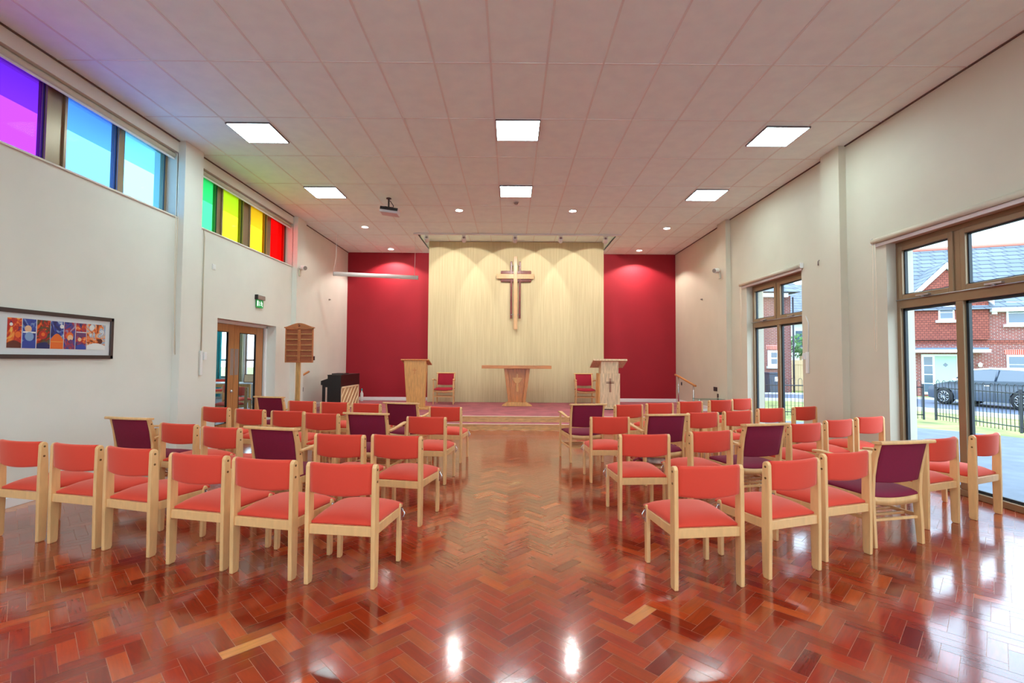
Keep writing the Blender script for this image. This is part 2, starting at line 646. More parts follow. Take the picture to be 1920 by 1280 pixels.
b = B()
b.box(-WO, WO, YB, YB + 0.2, 0, CZ + 0.5)
struct(b.build('wall_back', M['red']))
b = B()
FW = [(-4.3, -1.6), (-1.35, 1.35), (1.6, 4.3)]  # out-of-view openings added to bring daylight onto chair backs and ceiling
xs = [-WO] + [v for w in FW for v in w] + [WO]
for i in range(0, len(xs), 2):
    b.box(xs[i], xs[i + 1], YF - 0.2, YF, 0, CZ + 0.4)
for x0, x1 in FW:
    b.box(x0, x1, YF - 0.2, YF, 3.5, CZ + 0.4)
struct(b.build('wall_front', M['wall']))
for k, (x0, x1) in enumerate(FW):  # glazing of the added openings, never in view
    w = struct(thing('window_%d' % (9 + k), None, None, (x0, YF - 0.1, 0)))
    b = B()
    for q in ((x0, x0 + 0.06, 0, 3.5), (x1 - 0.06, x1, 0, 3.5), (x0, x1, 0, 0.07), (x0, x1, 3.44, 3.5), ((x0 + x1) / 2 - 0.04, (x0 + x1) / 2 + 0.04, 0, 3.5), (x0, x1, 2.15, 2.25)):
        b.box(q[0], q[1], YF - 0.12, YF - 0.06, q[2], q[3])
    b.build('frame', M['bronze'], w)
    b = B(); b.box(x0, x1, YF - 0.093, YF - 0.087, 0, 3.5); b.build('glass_pane', M['clear'], w)

# projecting cream chimney-breast panel behind the altar
PX0, PX1, PY = -2.385, 2.65, 13.9
b = B()
b.box(PX0, PX1, PY, YB + 0.01, PLAT, 4.86)
struct(b.build('wall_chancel', M['cloth']))

# ceiling with a raised slot in front of the cream panel
SL0, SLY0, SLZ = (-2.385, 2.65), 12.08, 4.87
b = B()
b.box(-WO, WO, YF, SLY0, CZ + 0.004, CZ + 0.05)
b.box(-WO, SL0[0], SLY0, YB, CZ + 0.004, CZ + 0.05)
b.box(SL0[1], WO, SLY0, YB, CZ + 0.004, CZ + 0.05)
b.box(SL0[0], SL0[1], SLY0, YB, SLZ, SLZ + 0.05)
b.box(SL0[0] - 0.02, SL0[0], SLY0, YB, CZ, SLZ)
b.box(SL0[1], SL0[1] + 0.02, SLY0, YB, CZ, SLZ)
b.box(SL0[0], SL0[1], SLY0 - 0.03, SLY0, CZ, SLZ)
cei = struct(b.build('ceiling', M['tile'], origin=(0, 0, CZ)))
b = B()
gx0, gy0 = -2.638, 5.053
for i in range(-3, 13):
    x = gx0 + 0.6 * i
    if SL0[0] < x < SL0[1]:
        b.box(x - 0.011, x + 0.011, YF, SLY0 - 0.03, CZ - 0.001, CZ + 0.006)
    else:
        b.box(x - 0.011, x + 0.011, YF, YB, CZ - 0.001, CZ + 0.006)
for k in range(-8, 8):
    y = gy0 + 1.2 * k
    if y < YF or y > YB:
        continue
    if y > SLY0:
        b.box(-WX, SL0[0] - 0.02, y - 0.007, y + 0.007, CZ - 0.0005, CZ + 0.006)
        b.box(SL0[1] + 0.02, WX, y - 0.007, y + 0.007, CZ - 0.0005, CZ + 0.006)
    else:
        b.box(-WX, WX, y - 0.007, y + 0.007, CZ - 0.0005, CZ + 0.006)
b.build('ceiling_grid', M['grid'], cei)
b = B()
for i in range(1, 9):
    x = SL0[0] + i * 0.6
    b.box(x - 0.01, x + 0.01, SLY0, PY, SLZ - 0.004, SLZ + 0.001)
b.build('slot_joint', M['grid'], cei)
# dark strips on the side walls, gap shade painted as their colour
for nm, sx in (('trim_1', -1), ('trim_2', 1)):
    b = B()
    b.box(min(sx * WX, sx * (WX - 0.016)), max(sx * WX, sx * (WX - 0.016)), YF, YB, CZ - 0.012, CZ + 0.003)
    struct(b.build(nm, plain(nm + '_shadow_gap', (96, 78, 72), 0.8)))

# skirting
b = B()
b.box(-WX, PX0, YB - 0.02, YB, PLAT, PLAT + 0.1)
b.box(PX1, WX, YB - 0.02, YB, PLAT, PLAT + 0.1)
struct(b.build('baseboard_back', M['white'], bevel=0.004))
b = B()
for y0, y1 in ((YF, DY0), (DY1, 10.15)):
    b.box(-WX, -WX + 0.018, y0, y1, 0, 0.1)
b.box(-WX, -WX + 0.018, 10.15, YB, PLAT, PLAT + 0.1)
struct(b.build('baseboard_left', M['white'], bevel=0.004))
b = B()
for y0, y1 in ((2.75, 4.50), (6.24, 8.08), (9.98, 10.15)):
    b.box(WX - 0.018, WX, y0, y1, 0, 0.1)
b.box(WX - 0.018, WX, 10.15, YB, PLAT, PLAT + 0.1)
struct(b.build('baseboard_right', M['white'], bevel=0.004))

# ------------------------------------------------------------------ platform
t = thing('platform', 'low carpeted platform with two oak fronted steps', 'platform', (0, 10.15, 0))
b = B(); b.box(-4.84, 4.84, 10.15, 10.17, 0, 0.117); b.build('riser', M['oak'], t)
b = B(); b.box(-4.84, 4.84, 10.49, 10.51, 0.125, 0.242); b.build('riser', M['oak'], t)
b = B(); b.box(-4.84, 4.84, 10.14, 10.19, 0.117, 0.1275); b.build('nosing', M['nosing'], t, bevel=0.003)
b = B(); b.box(-4.84, 4.84, 10.48, 10.53, 0.242, 0.2525); b.build('nosing', M['nosing'], t, bevel=0.003)
b = B(); b.box(-4.84, 4.84, 10.17, 10.49, 0.0, 0.125); b.build('tread', M['carpet'], t)
b = B(); b.prism([(-4.84, 10.51), (4.84, 10.51), (4.84, 10.68), (4.74, 10.68), (4.74, 11.14), (4.84, 11.14), (4.84, YB - 0.012), (PX1 + 0.012, YB - 0.012), (PX1 + 0.012, PY - 0.012), (PX0 - 0.012, PY - 0.012), (PX0 - 0.012, YB - 0.012), (-4.84, YB - 0.012), (-4.84, 11.14), (-4.74, 11.14), (-4.74, 10.68), (-4.84, 10.68)], 'z', 0.0, PLAT - 0.001); b.build('deck', M['carpet'], t)


# ------------------------------------------------------------------ windows
def pane_tint(c, k=0.9):
    return tuple(min(1.0, k * v) for v in c)


TINT = {'purple': (0.42, 0.14, 0.85), 'magenta': (0.8, 0.15, 0.6), 'blue': (0.30, 0.52, 1.0), 'cyan': (0.42, 0.74, 0.95),
        'green': (0.18, 0.72, 0.32), 'yellow': (0.66, 0.74, 0.10), 'orange': (0.86, 0.58, 0.09), 'redp': (1.0, 0.045, 0.04)}
GL = {k: glass('tinted_glass_' + k, v, 0.03) for k, v in TINT.items()}


def high_window(name, y0, y1, panes):
    w = struct(thing(name, None, None, (-5.05, y0, HZ0)))
    z0, z1 = HZ0, HZ1
    b = B()
    xa, xb = -5.09, -5.01
    b.box(xa, xb, y0, y1, z0, z0 + 0.05)
    b.box(xa, xb, y0, y1, z1 - 0.04, z1)
    edges = [y0] + [v for p in panes for v in p[:2]] + [y1]
    for i in range(0, len(edges), 2):
        if edges[i + 1] - edges[i] > 0.004:
            b.box(xa, xb, edges[i], edges[i + 1], z0 + 0.05, z1 - 0.04)
    b.build('frame', M['bronze'], w, bevel=0.004)
    b = B()
    b.box(-5.0, -4.835, y0 + 0.002, y1 - 0.002, z0 - 0.022, z0)
    b.build('sill', M['wall'], w, bevel=0.003)
    for a, c, colr, sash in panes:
        e = 0.008
        if sash:
            s_ = 0.035
            b = B()
            b.box(xb - 0.005, xb + 0.022, a - s_, a, z0 + 0.025, z1 - 0.02)
            b.box(xb - 0.005, xb + 0.022, c, c + s_, z0 + 0.025, z1 - 0.02)
            b.box(xb - 0.005, xb + 0.022, a, c, z0 + 0.025, z0 + 0.06)
            b.box(xb - 0.005, xb + 0.022, a, c, z1 - 0.055, z1 - 0.02)
            b.build('sash', M['bronze'], w, bevel=0.003)
        b = B()
        b.box(xb - 0.02, xb - 0.002, a, a + e, z0 + 0.05, z1 - 0.04)
        b.box(xb - 0.02, xb - 0.002, c - e, c, z0 + 0.05, z1 - 0.04)
        b.box(xb - 0.02, xb - 0.002, a, c, z0 + 0.05, z0 + 0.05 + e)
        b.box(xb - 0.02, xb - 0.002, a, c, z1 - 0.04 - e, z1 - 0.04)
        b.build('gasket', M['gasket'], w)
        b = B()
        b.box(-5.055, -5.048, a, c, z0 + 0.05, z1 - 0.04)
        b.build('glass_pane', GL[colr], w)
    return w


high_window('window_1', 3.67, 6.965, [(3.72, 4.30, 'magenta', 0), (4.43, 5.113, 'purple', 1), (5.356, 6.066, 'blue', 1), (6.182, 6.925, 'cyan', 0)])
high_window('window_2', 7.375, 10.69, [(7.41, 8.164, 'green', 0), (8.302, 8.933, 'yellow', 1), (9.19, 9.812, 'orange', 1), (10.0, 10.655, 'redp', 0)])
high_window('window_5', 0.05, 3.26, [(0.1, 0.85, 'blue', 0), (0.98, 1.6, 'purple', 1), (1.85, 2.45, 'magenta', 1), (2.6, 3.22, 'redp', 0)])  # out-of-view high window, added for its light


def roller_high(y0, y1, label, chain=True):
    t = thing('roller_blind', label, 'blind', (-4.92, (y0 + y1) / 2, 4.32), group='roller blinds over the coloured windows')
    b = B()
    b.cyl((-4.925, y0 + 0.02, 4.392), (-4.925, y1 - 0.02, 4.392), 0.044, 16)
    b.build('roller', M['offwhite'], t)
    b = B(); b.box(-4.90, -4.885, y0 + 0.03, y1 - 0.03, 4.318, 4.345); b.build('bottom_bar', M['whiteplastic'], t, bevel=0.004)
    if chain:
        b = B()
        yy = y1 - 0.03
        b.tube([(-4.83, yy, 4.39), (-4.815, yy, 3.4), (-4.81, yy - 0.01, 2.4), (-4.81, yy + 0.005, 1.53), (-4.81, yy + 0.03, 1.5), (-4.81, yy - 0.03, 2.4), (-4.815, yy - 0.04, 3.4), (-4.83, yy - 0.03, 4.39)], 0.0035, 6)
        b.build('chain', M['nosing'], t)
    return t


roller_high(3.67, 6.965, 'rolled beige blind above the purple and blue high windows')
roller_high(7.375, 10.69, 'rolled beige blind above the green to red high windows', False)


def big_window(name, y0, y1, full=True):
    w = struct(thing(name, None, None, (5.0, y0, 0)))
    X0, X1 = 4.975, 5.05
    zt0, zt1 = 2.145, 2.255
    ym = (y0 + y1) / 2
    b = B()
    b.box(X0, X1, y0, y1, 0.0, 0.07)
    b.box(X0, X1, y0, y1, RZ - 0.06, RZ)
    b.box(X0, X1, y0, y0 + 0.055, 0.07, RZ - 0.06)
    b.box(X0, X1, y1 - 0.055, y1, 0.07, RZ - 0.06)
    b.box(X0, X1, ym - 0.045, ym + 0.045, 0.07, zt0)
    b.box(X0, X1, ym - 0.06, ym + 0.06, zt1, RZ - 0.06)
    b.box(X0, X1, y0 + 0.055, y1 - 0.055, zt0, zt1)
    b.build('frame', M['bronze'], w, bevel=0.006)
    for a, c in ((y0 + 0.055, ym - 0.045), (ym + 0.045, y1 - 0.055)):
        # lower fixed light
        e = 0.03
        b = B()
        for q in ((a, a + e, 0.07, zt0), (c - e, c, 0.07, zt0), (a, c, 0.07, 0.07 + e), (a, c, zt0 - e, zt0)):
            b.box(5.012, 5.045, *q)
        b.build('gasket', M['gasket'], w)
        b = B(); b.box(5.02, 5.026, a, c, 0.07, zt0); b.build('glass_pane', M['clear'], w)
        # upper opening light
        a2, c2 = (a, c)
        b = B()
        s_ = 0.06
        for q in ((a2, a2 + s_, zt1, RZ - 0.06), (c2 - s_, c2, zt1, RZ - 0.06), (a2 + s_, c2 - s_, zt1, zt1 + s_), (a2 + s_, c2 - s_, RZ - 0.06 - s_, RZ - 0.06)):
            b.box(4.958, 5.03, *q)
        b.build('sash', M['bronze'], w, bevel=0.005)
        b = B()
        e = 0.014
        za, zb = zt1 + s_, RZ - 0.06 - s_
        for q in ((a2 + s_, a2 + s_ + e, za, zb), (c2 - s_ - e, c2 - s_, za, zb), (a2 + s_, c2 - s_, za, za + e), (a2 + s_, c2 - s_, zb - e, zb)):
            b.box(4.99, 5.025, *q)
        b.build('gasket', M['gasket'], w)
        b = B(); b.box(5.008, 5.014, a2 + s_, c2 - s_, za, zb); b.build('glass_pane', M['clear'], w)
        yc = (a2 + c2) / 2
        b = B()
        b.box(4.925, 4.96, yc - 0.09, yc + 0.09, zt1 + 0.012, zt1 + 0.03)
        b.cyl((4.935, yc - 0.02, zt1 - 0.005), (4.935, yc + 0.04, zt1 + 0.02), 0.009, 8)
        b.build('winder_catch', M['steel'], w)
    b = B()
    b.cyl((4.945, y0 + 0.03, zt1 - 0.005), (4.945, y1 - 0.03, zt1 - 0.005), 0.006, 8)
    b.build('winder_rod', M['steel'], w)
    return w


big_window('window_3', *RW[2])
big_window('window_4', *RW[1])
big_window('window_6', *RW[0])  # unseen tall window, added for side light from the right


def roller_right(y0, y1, label):
    t = thing('roller_blind', label, 'blind', (4.81, (y0 + y1) / 2, 3.0), group='roller blinds over the tall windows')
    b = B(); b.cyl((4.812, y0, 3.062), (4.812, y1, 3.062), 0.034, 18); b.build('roller', M['offwhite'], t)
    for y in (y0, y1):
        b = B()
        b.box(4.80, 4.853, min(y, y + 0.012 * (1 if y == y1 else -1)), max(y, y + 0.012 * (1 if y == y1 else -1)), 3.02, 3.105)
        b.build('bracket', M['whiteplastic'], t)
    b = B(); b.box(4.835, 4.845, y0 + 0.02, y1 - 0.02, 2.985, 3.03); b.build('bottom_bar', M['whiteplastic'], t, bevel=0.003)
    b = B()
    yy = y1 - 0.02
    b.tube([(4.80, yy, 3.06), (4.80, yy + 0.01, 2.3), (4.80, yy, 1.62), (4.80, yy - 0.03, 1.6), (4.80, yy - 0.05, 2.3), (4.80, yy - 0.04, 3.06)], 0.003, 6)
    b.build('chain', M['nosing'], t)


roller_right(4.40, 6.42, 'rolled beige blind above the near tall window')
roller_right(8.03, 10.17, 'rolled beige blind above the far tall window')

# ------------------------------------------------------------------ double door
d = struct(thing('door_1', None, None, (-5.07, DY0, 0)))
b = B()
b.box(-5.13, -5.03, DY0, DY0 + 0.05, 0, DZ)
b.box(-5.13, -5.03, DY1 - 0.06, DY1, 0, DZ)
b.box(-5.13, -5.03, DY0, DY1, DZ - 0.05, DZ)
b.box(-5.05, -5.01, DY1 - 0.11, DY1 - 0.05, 0, DZ - 0.05)
b.build('door_frame', M['white'], d, bevel=0.004)
for (a, c, v0, v1, push) in ((DY0 + 0.055, 8.872, 8.24, 8.69, (8.765, 8.865)), (8.878, DY1 - 0.115, 9.05, 9.63, (8.905, 9.02))):
    b = B()
    xa, xb = -5.10, -5.06
    zt = DZ - 0.055
    b.box(xa, xb, a, v0, 0.01, zt)
    b.box(xa, xb, v1, c, 0.01, zt)
    b.box(xa, xb, v0, v1, 1.93, zt)
    b.box(xa, xb, v0, v1, 0.01, 0.3)
    lf = b.build('door_leaf', M['doorwood'], d, bevel=0.002)
    b = B(); b.box(-5.083, -5.077, v0, v1, 0.3, 1.93); b.build('glass_pane', M['clear'], lf)
    b = B()
    for q in ((v0, v0 + 0.012, 0.3, 1.93), (v1 - 0.012, v1, 0.3, 1.93), (v0, v1, 1.918, 1.93), (v0, v1, 0.3, 0.312)):
        b.box(-5.085, -5.055, *q)
    b.build('glazing_bead', M['black'], lf)
    b = B(); b.box(-5.06, -5.057, push[0], push[1], 1.15, 1.63); b.build('push_plate', M['steel'], lf)
b = B(); b.lathe([(0.028, 0), (0.028, 0.012), (0.012, 0.014), (0.012, 0.03)], (-5.057, 8.81, 0.86), 16, 'x'); b.build('lock', M['steel'], d)

# ------------------------------------------------------------------ ceiling lights
def light_panel(cx, cy, label):
    t = thing('ceiling_light', label, 'light', (cx, cy, CZ - 0.02), group='square recessed light panels')
    h = 0.285
    b = B()
    for q in ((-h - 0.012, -h, -h - 0.012, h + 0.012), (h, h + 0.012, -h - 0.012, h + 0.012), (-h, h, -h - 0.012, -h), (-h, h, h, h + 0.012)):
        b.box(cx + q[0], cx + q[1], cy + q[2], cy + q[3], CZ - 0.018, CZ + 0.003)
    b.build('frame', M['panelframe'], t)
    b = B(); b.box(cx - h, cx + h, cy - h, cy + h, CZ - 0.014, CZ + 0.003); b.build('diffuser', M['panel'], t)


for row, (cy, rn) in enumerate(((6.55, 'nearer'), (8.96, 'farther'))):
    for cx, sn in ((-3.55 if row == 0 else -3.53, 'left'), (0.07, 'centre'), (3.70 if row == 0 else 3.68, 'right')):
        light_panel(cx, cy + (0.13 if abs(cx) > 1 else 0), 'white square light panel, %s in the %s ceiling row' % (sn, rn))
# extra rows of the same panels, out of view, added to light the hall
for cy in (2.1, -0.3, -2.7):
    for cx in (-3.55, 0.07, 3.70):
        light_panel(cx, cy, 'added white square light panel, unseen, behind the viewpoint')


def downlight(x, y, label, energy, cone, color=(1, 0.94, 0.86), blend=0.5):
    t = thing('downlight', label, 'light', (x, y, CZ - 0.01), group='round recessed downlights')
    b = B()
    b.lathe([(0.088, 0.0), (0.088, 0.012), (0.074, 0.012), (0.074, 0.0)], (x, y, CZ - 0.010), 24, ring=True)
    b.build('trim_ring', M['grey'], t)
    b = B(); b.lathe([(0.073, 0.0), (0.073, 0.004)], (x, y, CZ - 0.008), 24); b.build('lens', M['bulb'], t)
    lamp('downlight_lamp', t, (0, 0, -0.014), energy, color, cone, blend, (0, 0, -1), 0.05)


downlight(-3.51, 11.49, 'round downlight above the piano', W_DOWN * 0.6, 150)
downlight(-3.46, 13.80, 'round downlight close to the left red wall', W_DOWN * 1.9, 132, blend=0.25)
downlight(-1.12, 10.15, 'round downlight left of the smoke detector', W_DOWN, 150)
downlight(1.28, 10.13, 'round downlight right of the smoke detector', W_DOWN, 150)
downlight(3.68, 11.42, 'round downlight nearer the right wall corner, in front', W_DOWN * 0.6, 150)
downlight(3.64, 13.76, 'round downlight close to the right red wall', W_DOWN * 1.9, 132, blend=0.25)

t = thing('smoke_detector', 'small round smoke detector on ceiling behind centre light panel', 'smoke detector', (0.08, 9.6, CZ - 0.05))
b = B(); b.lathe([(0.055, 0.035), (0.055, 0.05), (0.05, 0.05), (0.05, 0.035)], (0.08, 9.6, CZ - 0.05), 20); b.build('base', M['whiteplastic'], t)
b = B(); b.lathe([(0.02, 0.0), (0.034, 0.008), (0.04, 0.03), (0.042, 0.036)], (0.08, 9.6, CZ - 0.05), 20); b.build('sensor_head', M['grey'], t)

# lighting track and spotlights
t = thing('lighting_track', 'white ceiling track carrying spotlights in front of cream panel', 'lighting track', (0.13, SLY0 - 0.01, CZ - 0.04))
b = B(); b.box(-2.30, 2.62, SLY0 - 0.045, SLY0 - 0.005, CZ - 0.036, CZ); b.build('rail', M['whiteplastic'], t, bevel=0.004)
b = B()
b.box(-2.46, -2.30, SLY0 - 0.05, SLY0, CZ - 0.03, CZ)
b.box(2.62, 2.74, SLY0 - 0.05, SLY0, CZ - 0.03, CZ)
b.build('end_feed', M['whiteplastic'], t)
SPX = [(-2.13, 'leftmost'), (-1.20, 'second from left'), (0.08, 'middle'), (1.22, 'second from right'), (2.34, 'rightmost')]
for x, nm in SPX:
    t = thing('spotlight', 'white cylindrical spotlight on the track, %s' % nm, 'spotlight', (x, SLY0 - 0.02, CZ - 0.14), group='track spotlights')
    L = t.location.copy()
    b = B()
    b.cyl(L + Vector((0, 0, 0.105)), L + Vector((0, 0, 0.0)), 0.008, 8)
    b.box(L.x - 0.05, L.x + 0.05, L.y - 0.018, L.y + 0.018, L.z + 0.085, L.z + 0.104)
    b.build('bracket', M['whiteplastic'], t)
    dx = (0.08 - x) * 0.05 * 0
    aim = Vector((dx, 1.0, -0.56)).normalized()
    b = B()
    p0 = L - aim * 0.06
    p1 = L + aim * 0.07
    b.cyl(p0, p1, 0.058, 20)
    b.build('lamp_head', M['whiteplastic'], t, bevel=0.004)
    b = B(); b.cyl(p0 - aim * 0.006, p0, 0.030, 16); b.build('rear_cap', M['grey'], t)
    lamp('spot_lamp', t, tuple(aim * 0.085), W_SPOT, (1, 0.96, 0.90), 77, 0.10, aim, 0.02)

# ------------------------------------------------------------------ chairs
def cushion(bd, x0, x1, y0, y1, z0, h, sag=0.0, side=0.0, taper=0.0):
    xc, yc, rx, ry = (x0 + x1) / 2, (y0 + y1) / 2, (x1 - x0) / 2, (y1 - y0) / 2

    def shape(u, v):
        a = max(0.0, 1 - abs(u) ** 3) ** 0.55
        c = max(0.0, 1 - abs(v) ** 3) ** 0.55
        return a * c

    def q(t):
        return math.sin((t - 0.5) * PI)

    def X(u, v):
        w = rx * (1 - taper * (1 - (v + 1) / 2))
        return xc + u * w

    def top(i, j):
        u, v = q(i), q(j)
        s_ = shape(u, v)
        return (X(u, v), yc + v * ry, z0 + h * (0.18 + 0.82 * s_) - sag * (1 - u * u) + side * u * u)

    def bot(i, j):
        u, v = q(i), q(j)
        return (X(u, v) , yc + v * ry, z0 - sag * (1 - u * u) + side * u * u)
    n = 12
    T = bd.grid(n, n, top)
    Bm = bd.grid(n, n, bot)
    for i in range(n):
        for (P_, Q_) in (((i, 0), (i + 1, 0)), ((i, n), (i + 1, n)), ((0, i), (0, i + 1)), ((n, i), (n, i + 1))):
            f = bd.bm.faces.new((T[P_[0]][P_[1]], T[Q_[0]][Q_[1]], Bm[Q_[0]][Q_[1]], Bm[P_[0]][P_[1]]))
            f.smooth = True


def coral_chair(seatmat='coral'):
    t = thing('chair', 'x', 'chair')
    L_ = dict(local=True)
    for s_ in (-1, 1):
        b = B()
        prof = [(-0.028, 0.0), (0.022, 0.0), (0.032, 0.02), (0.036, 0.36), (0.030, 0.60), (0.020, 0.765), (0.010, 0.779), (-0.006, 0.785), (-0.022, 0.778), (-0.032, 0.76), (-0.034, 0.60), (-0.034, 0.3)]
        b.prism(prof, 'x', s_ * 0.226 - 0.0145, s_ * 0.226 + 0.0145)
        b.build('leg', M['beech'], t, bevel=0.006, seg=3, **L_)
    for s_ in (-1, 1):
        b = B()
        prof = [(0.405, 0.0), (0.438, 0.0), (0.446, 0.015), (0.452, 0.38), (0.446, 0.403), (0.43, 0.412), (0.414, 0.405), (0.404, 0.385)]
        b.prism(prof, 'x', s_ * 0.226 - 0.0145, s_ * 0.226 + 0.0145)
        b.build('leg', M['beech'], t, bevel=0.006, seg=3, **L_)
        b = B(); b.box(s_ * 0.222 - 0.010, s_ * 0.222 + 0.010, 0.03, 0.41, 0.325, 0.385); b.build('side_rail', M['beech'], t, bevel=0.003, **L_)
    b = B(); b.box(-0.212, 0.212, -0.022, 0.002, 0.325, 0.386); b.build('back_rail', M['beech'], t, bevel=0.003, **L_)
    b = B(); b.box(-0.212, 0.212, 0.418, 0.438, 0.325, 0.385); b.build('front_rail', M['beech'], t, bevel=0.003, **L_)
    b = B(); cushion(b, -0.234, 0.234, 0.003, 0.478, 0.386, 0.078, taper=0.09); b.build('seat', M[seatmat], t, **L_)
    # back pad: bowed backwards between the posts
    b = B()
    prof = roundrect(-0.020, 0.020, 0.590, 0.786, 0.019, 5)
    n = 14
    frames = []
    for i in range(n + 1):
        s_ = -1 + 2 * i / n
        yo = -0.006 - 0.036 * (1 - s_ * s_)
        zo = -0.012 * (1 - s_ * s_)
        frames.append((lambda x, yo, zo: (lambda u, w: (x, u + yo + (w - 0.69) * -0.05, w + (zo if w < 0.69 else 0.0))))(s_ * 0.2115, yo, zo))
    b.sweep(prof, frames)
    b.build('backrest', M[seatmat], t, **L_)
    for s_ in (-1, 1):
        for z in (0.748, 0.672):
            b = B(); b.cyl((s_ * 0.2405, -0.006, z), (s_ * 0.2425, -0.006, z), 0.008, 10); b.build('bolt', M['bolt'], t, **L_)
        b = B()
        b.box(min(s_ * 0.2405, s_ * 0.2435), max(s_ * 0.2405, s_ * 0.2435), 0.416, 0.442, 0.29, 0.385)
        b.tube([(s_ * 0.246, 0.429, 0.375), (s_ * 0.266, 0.429, 0.345), (s_ * 0.262, 0.429, 0.32), (s_ * 0.25, 0.429, 0.31)], 0.0045, 6)
        b.build('linking_bracket', M['chrome'], t, **L_)
    return t


def arm_chair(seatmat='purple'):
    t = thing('armchair', 'x', 'armchair')
    L_ = dict(local=True)
    sp = [(0.0, 0.0), (0.012, 0.2), (0.024, 0.40), (0.012, 0.56), (-0.018, 0.70), (-0.058, 0.825)]
    hw = [0.024, 0.030, 0.033, 0.030, 0.024, 0.020]
    for s_ in (-1, 1):
        b = B()
        prof = [(y + h, z) for (y, z), h in zip(sp, hw)] + [(y - h, z) for (y, z), h in reversed(list(zip(sp, hw)))]
        b.prism(prof, 'x', s_ * 0.235 - 0.014, s_ * 0.235 + 0.014)
        b.build('leg', M['beech'], t, bevel=0.005, **L_)
        b = B()
        prof = [(0.462, 0.0), (0.492, 0.0), (0.502, 0.35), (0.502, 0.645), (0.470, 0.645), (0.462, 0.35)]
        b.prism(prof, 'x', s_ * 0.268 - 0.014, s_ * 0.268 + 0.014)
        b.build('leg', M['beech'], t, bevel=0.005, **L_)
        # arm, gently curved
        b = B()
        ar = [(-0.005, 0.632), (0.10, 0.640), (0.22, 0.652), (0.34, 0.668), (0.44, 0.676), (0.52, 0.668)]
        th, wd = 0.022, [0.032, 0.036, 0.042, 0.048, 0.052, 0.046]
        xo = [0.262, 0.266, 0.270, 0.274, 0.276, 0.276]
        rings = []
        for (y, z), w_, x_ in zip(ar, wd, xo):
            rings.append([b.bm.verts.new((s_ * x_ + dx * w_ / 2, y, z + dz)) for dx, dz in ((-1, -th / 2), (1, -th / 2), (1, th / 2), (-1, th / 2))])
        for A_, C_ in zip(rings, rings[1:]):
            for k in range(4):
                b.bm.faces.new((A_[k], A_[(k + 1) % 4], C_[(k + 1) % 4], C_[k]))
        b.bm.faces.new(rings[0]); b.bm.faces.new(rings[-1])
        b.build('arm', M['beech'], t, bevel=0.006, seg=3, **L_)
        b = B(); b.box(s_ * 0.25 - 0.010, s_ * 0.25 + 0.010, 0.03, 0.47, 0.335, 0.395); b.build('side_rail', M['beech'], t, bevel=0.003, **L_)
        for z in (0.60, 0.775):
            b = B(); yb = 0.003 if z < 0.7 else -0.042
            b.cyl((s_ * 0.249, yb, z), (s_ * 0.2515, yb, z), 0.008, 10); b.build('bolt', M['bolt'], t, **L_)
    b = B()
    n = 12
    for zz, h_ in ((0.335, 0.06),):
        frames = []
        for i in range(n + 1):
            s_ = -1 + 2 * i / n
            frames.append((lambda x, zo: (lambda u, w: (x, u, w + zo)))(s_ * 0.222, -0.018 * (1 - s_ * s_)))
        b.sweep([(0.0, zz), (0.022, zz), (0.022, zz + h_), (0.0, zz + h_)], frames)
    b.build('back_rail', M['beech'], t, **L_)
    b = B()
    frames = []
    for i in range(n + 1):
        s_ = -1 + 2 * i / n
        frames.append((lambda x, zo: (lambda u, w: (x, u, w + zo)))(s_ * 0.255, -0.018 * (1 - s_ * s_)))
    b.sweep([(0.47, 0.335), (0.492, 0.335), (0.492, 0.395), (0.47, 0.395)], frames)
    b.build('front_rail', M['beech'], t, **L_)
    b = B(); cushion(b, -0.25, 0.25, 0.005, 0.515, 0.398, 0.066, sag=0.022); b.build('seat', M[seatmat], t, **L_)
    # top rail
    b = B()
    prof = [(-0.050, -0.002), (0.030, -0.006), (0.036, 0.004), (0.034, 0.014), (-0.044, 0.024), (-0.052, 0.014)]
    frames = []
    for i in range(n + 1):
        s_ = -1 + 2 * i / n
        frames.append((lambda x, yo: (lambda u, w: (x, -0.062 + u + yo, 0.824 + w)))(s_ * 0.268, -0.012 * (1 - s_ * s_)))
    b.sweep(prof, frames)
    b.build('top_rail', M['beech'], t, bevel=0.003, **L_)
    # back pad
    b = B()
    prof = roundrect(-0.017, 0.017, 0.0, 1.0, 0.012, 3)
    prof = [(u, min(1, max(0, w))) for u, w in roundrect(-0.017, 0.017, 0.0, 0.31, 0.014, 4)]
    frames = []
    for i in range(n + 1):
        s_ = -1 + 2 * i / n
        yo = -0.016 * (1 - s_ * s_)
        zb = -0.010 * (1 - s_ * s_)

        def fr(u, w, x=s_ * 0.218, yo=yo, zb=zb):
            z = 0.508 + w
            k = (z - 0.50) / 0.32
            yc = 0.015 - 0.075 * k ** 1.4 if k > 0 else 0.015
            return (x, yc + u + yo, z + (zb if w < 0.15 else 0))
        frames.append(fr)
    b.sweep(prof, frames)
    b.build('backrest', M[seatmat], t, **L_)
    b = B()
    for s_ in (-1, 1):
        b.box(s_ * 0.247 - 0.009, s_ * 0.247 + 0.009, 0.02, 0.48, 0.20, 0.228)
    for y in (0.012, 0.13, 0.25, 0.37, 0.47):
        b.box(-0.238, 0.238, y, y + 0.022, 0.196, 0.216)
    b.build('book_rack', M['beech'], t, bevel=0.002, **L_)
    return t


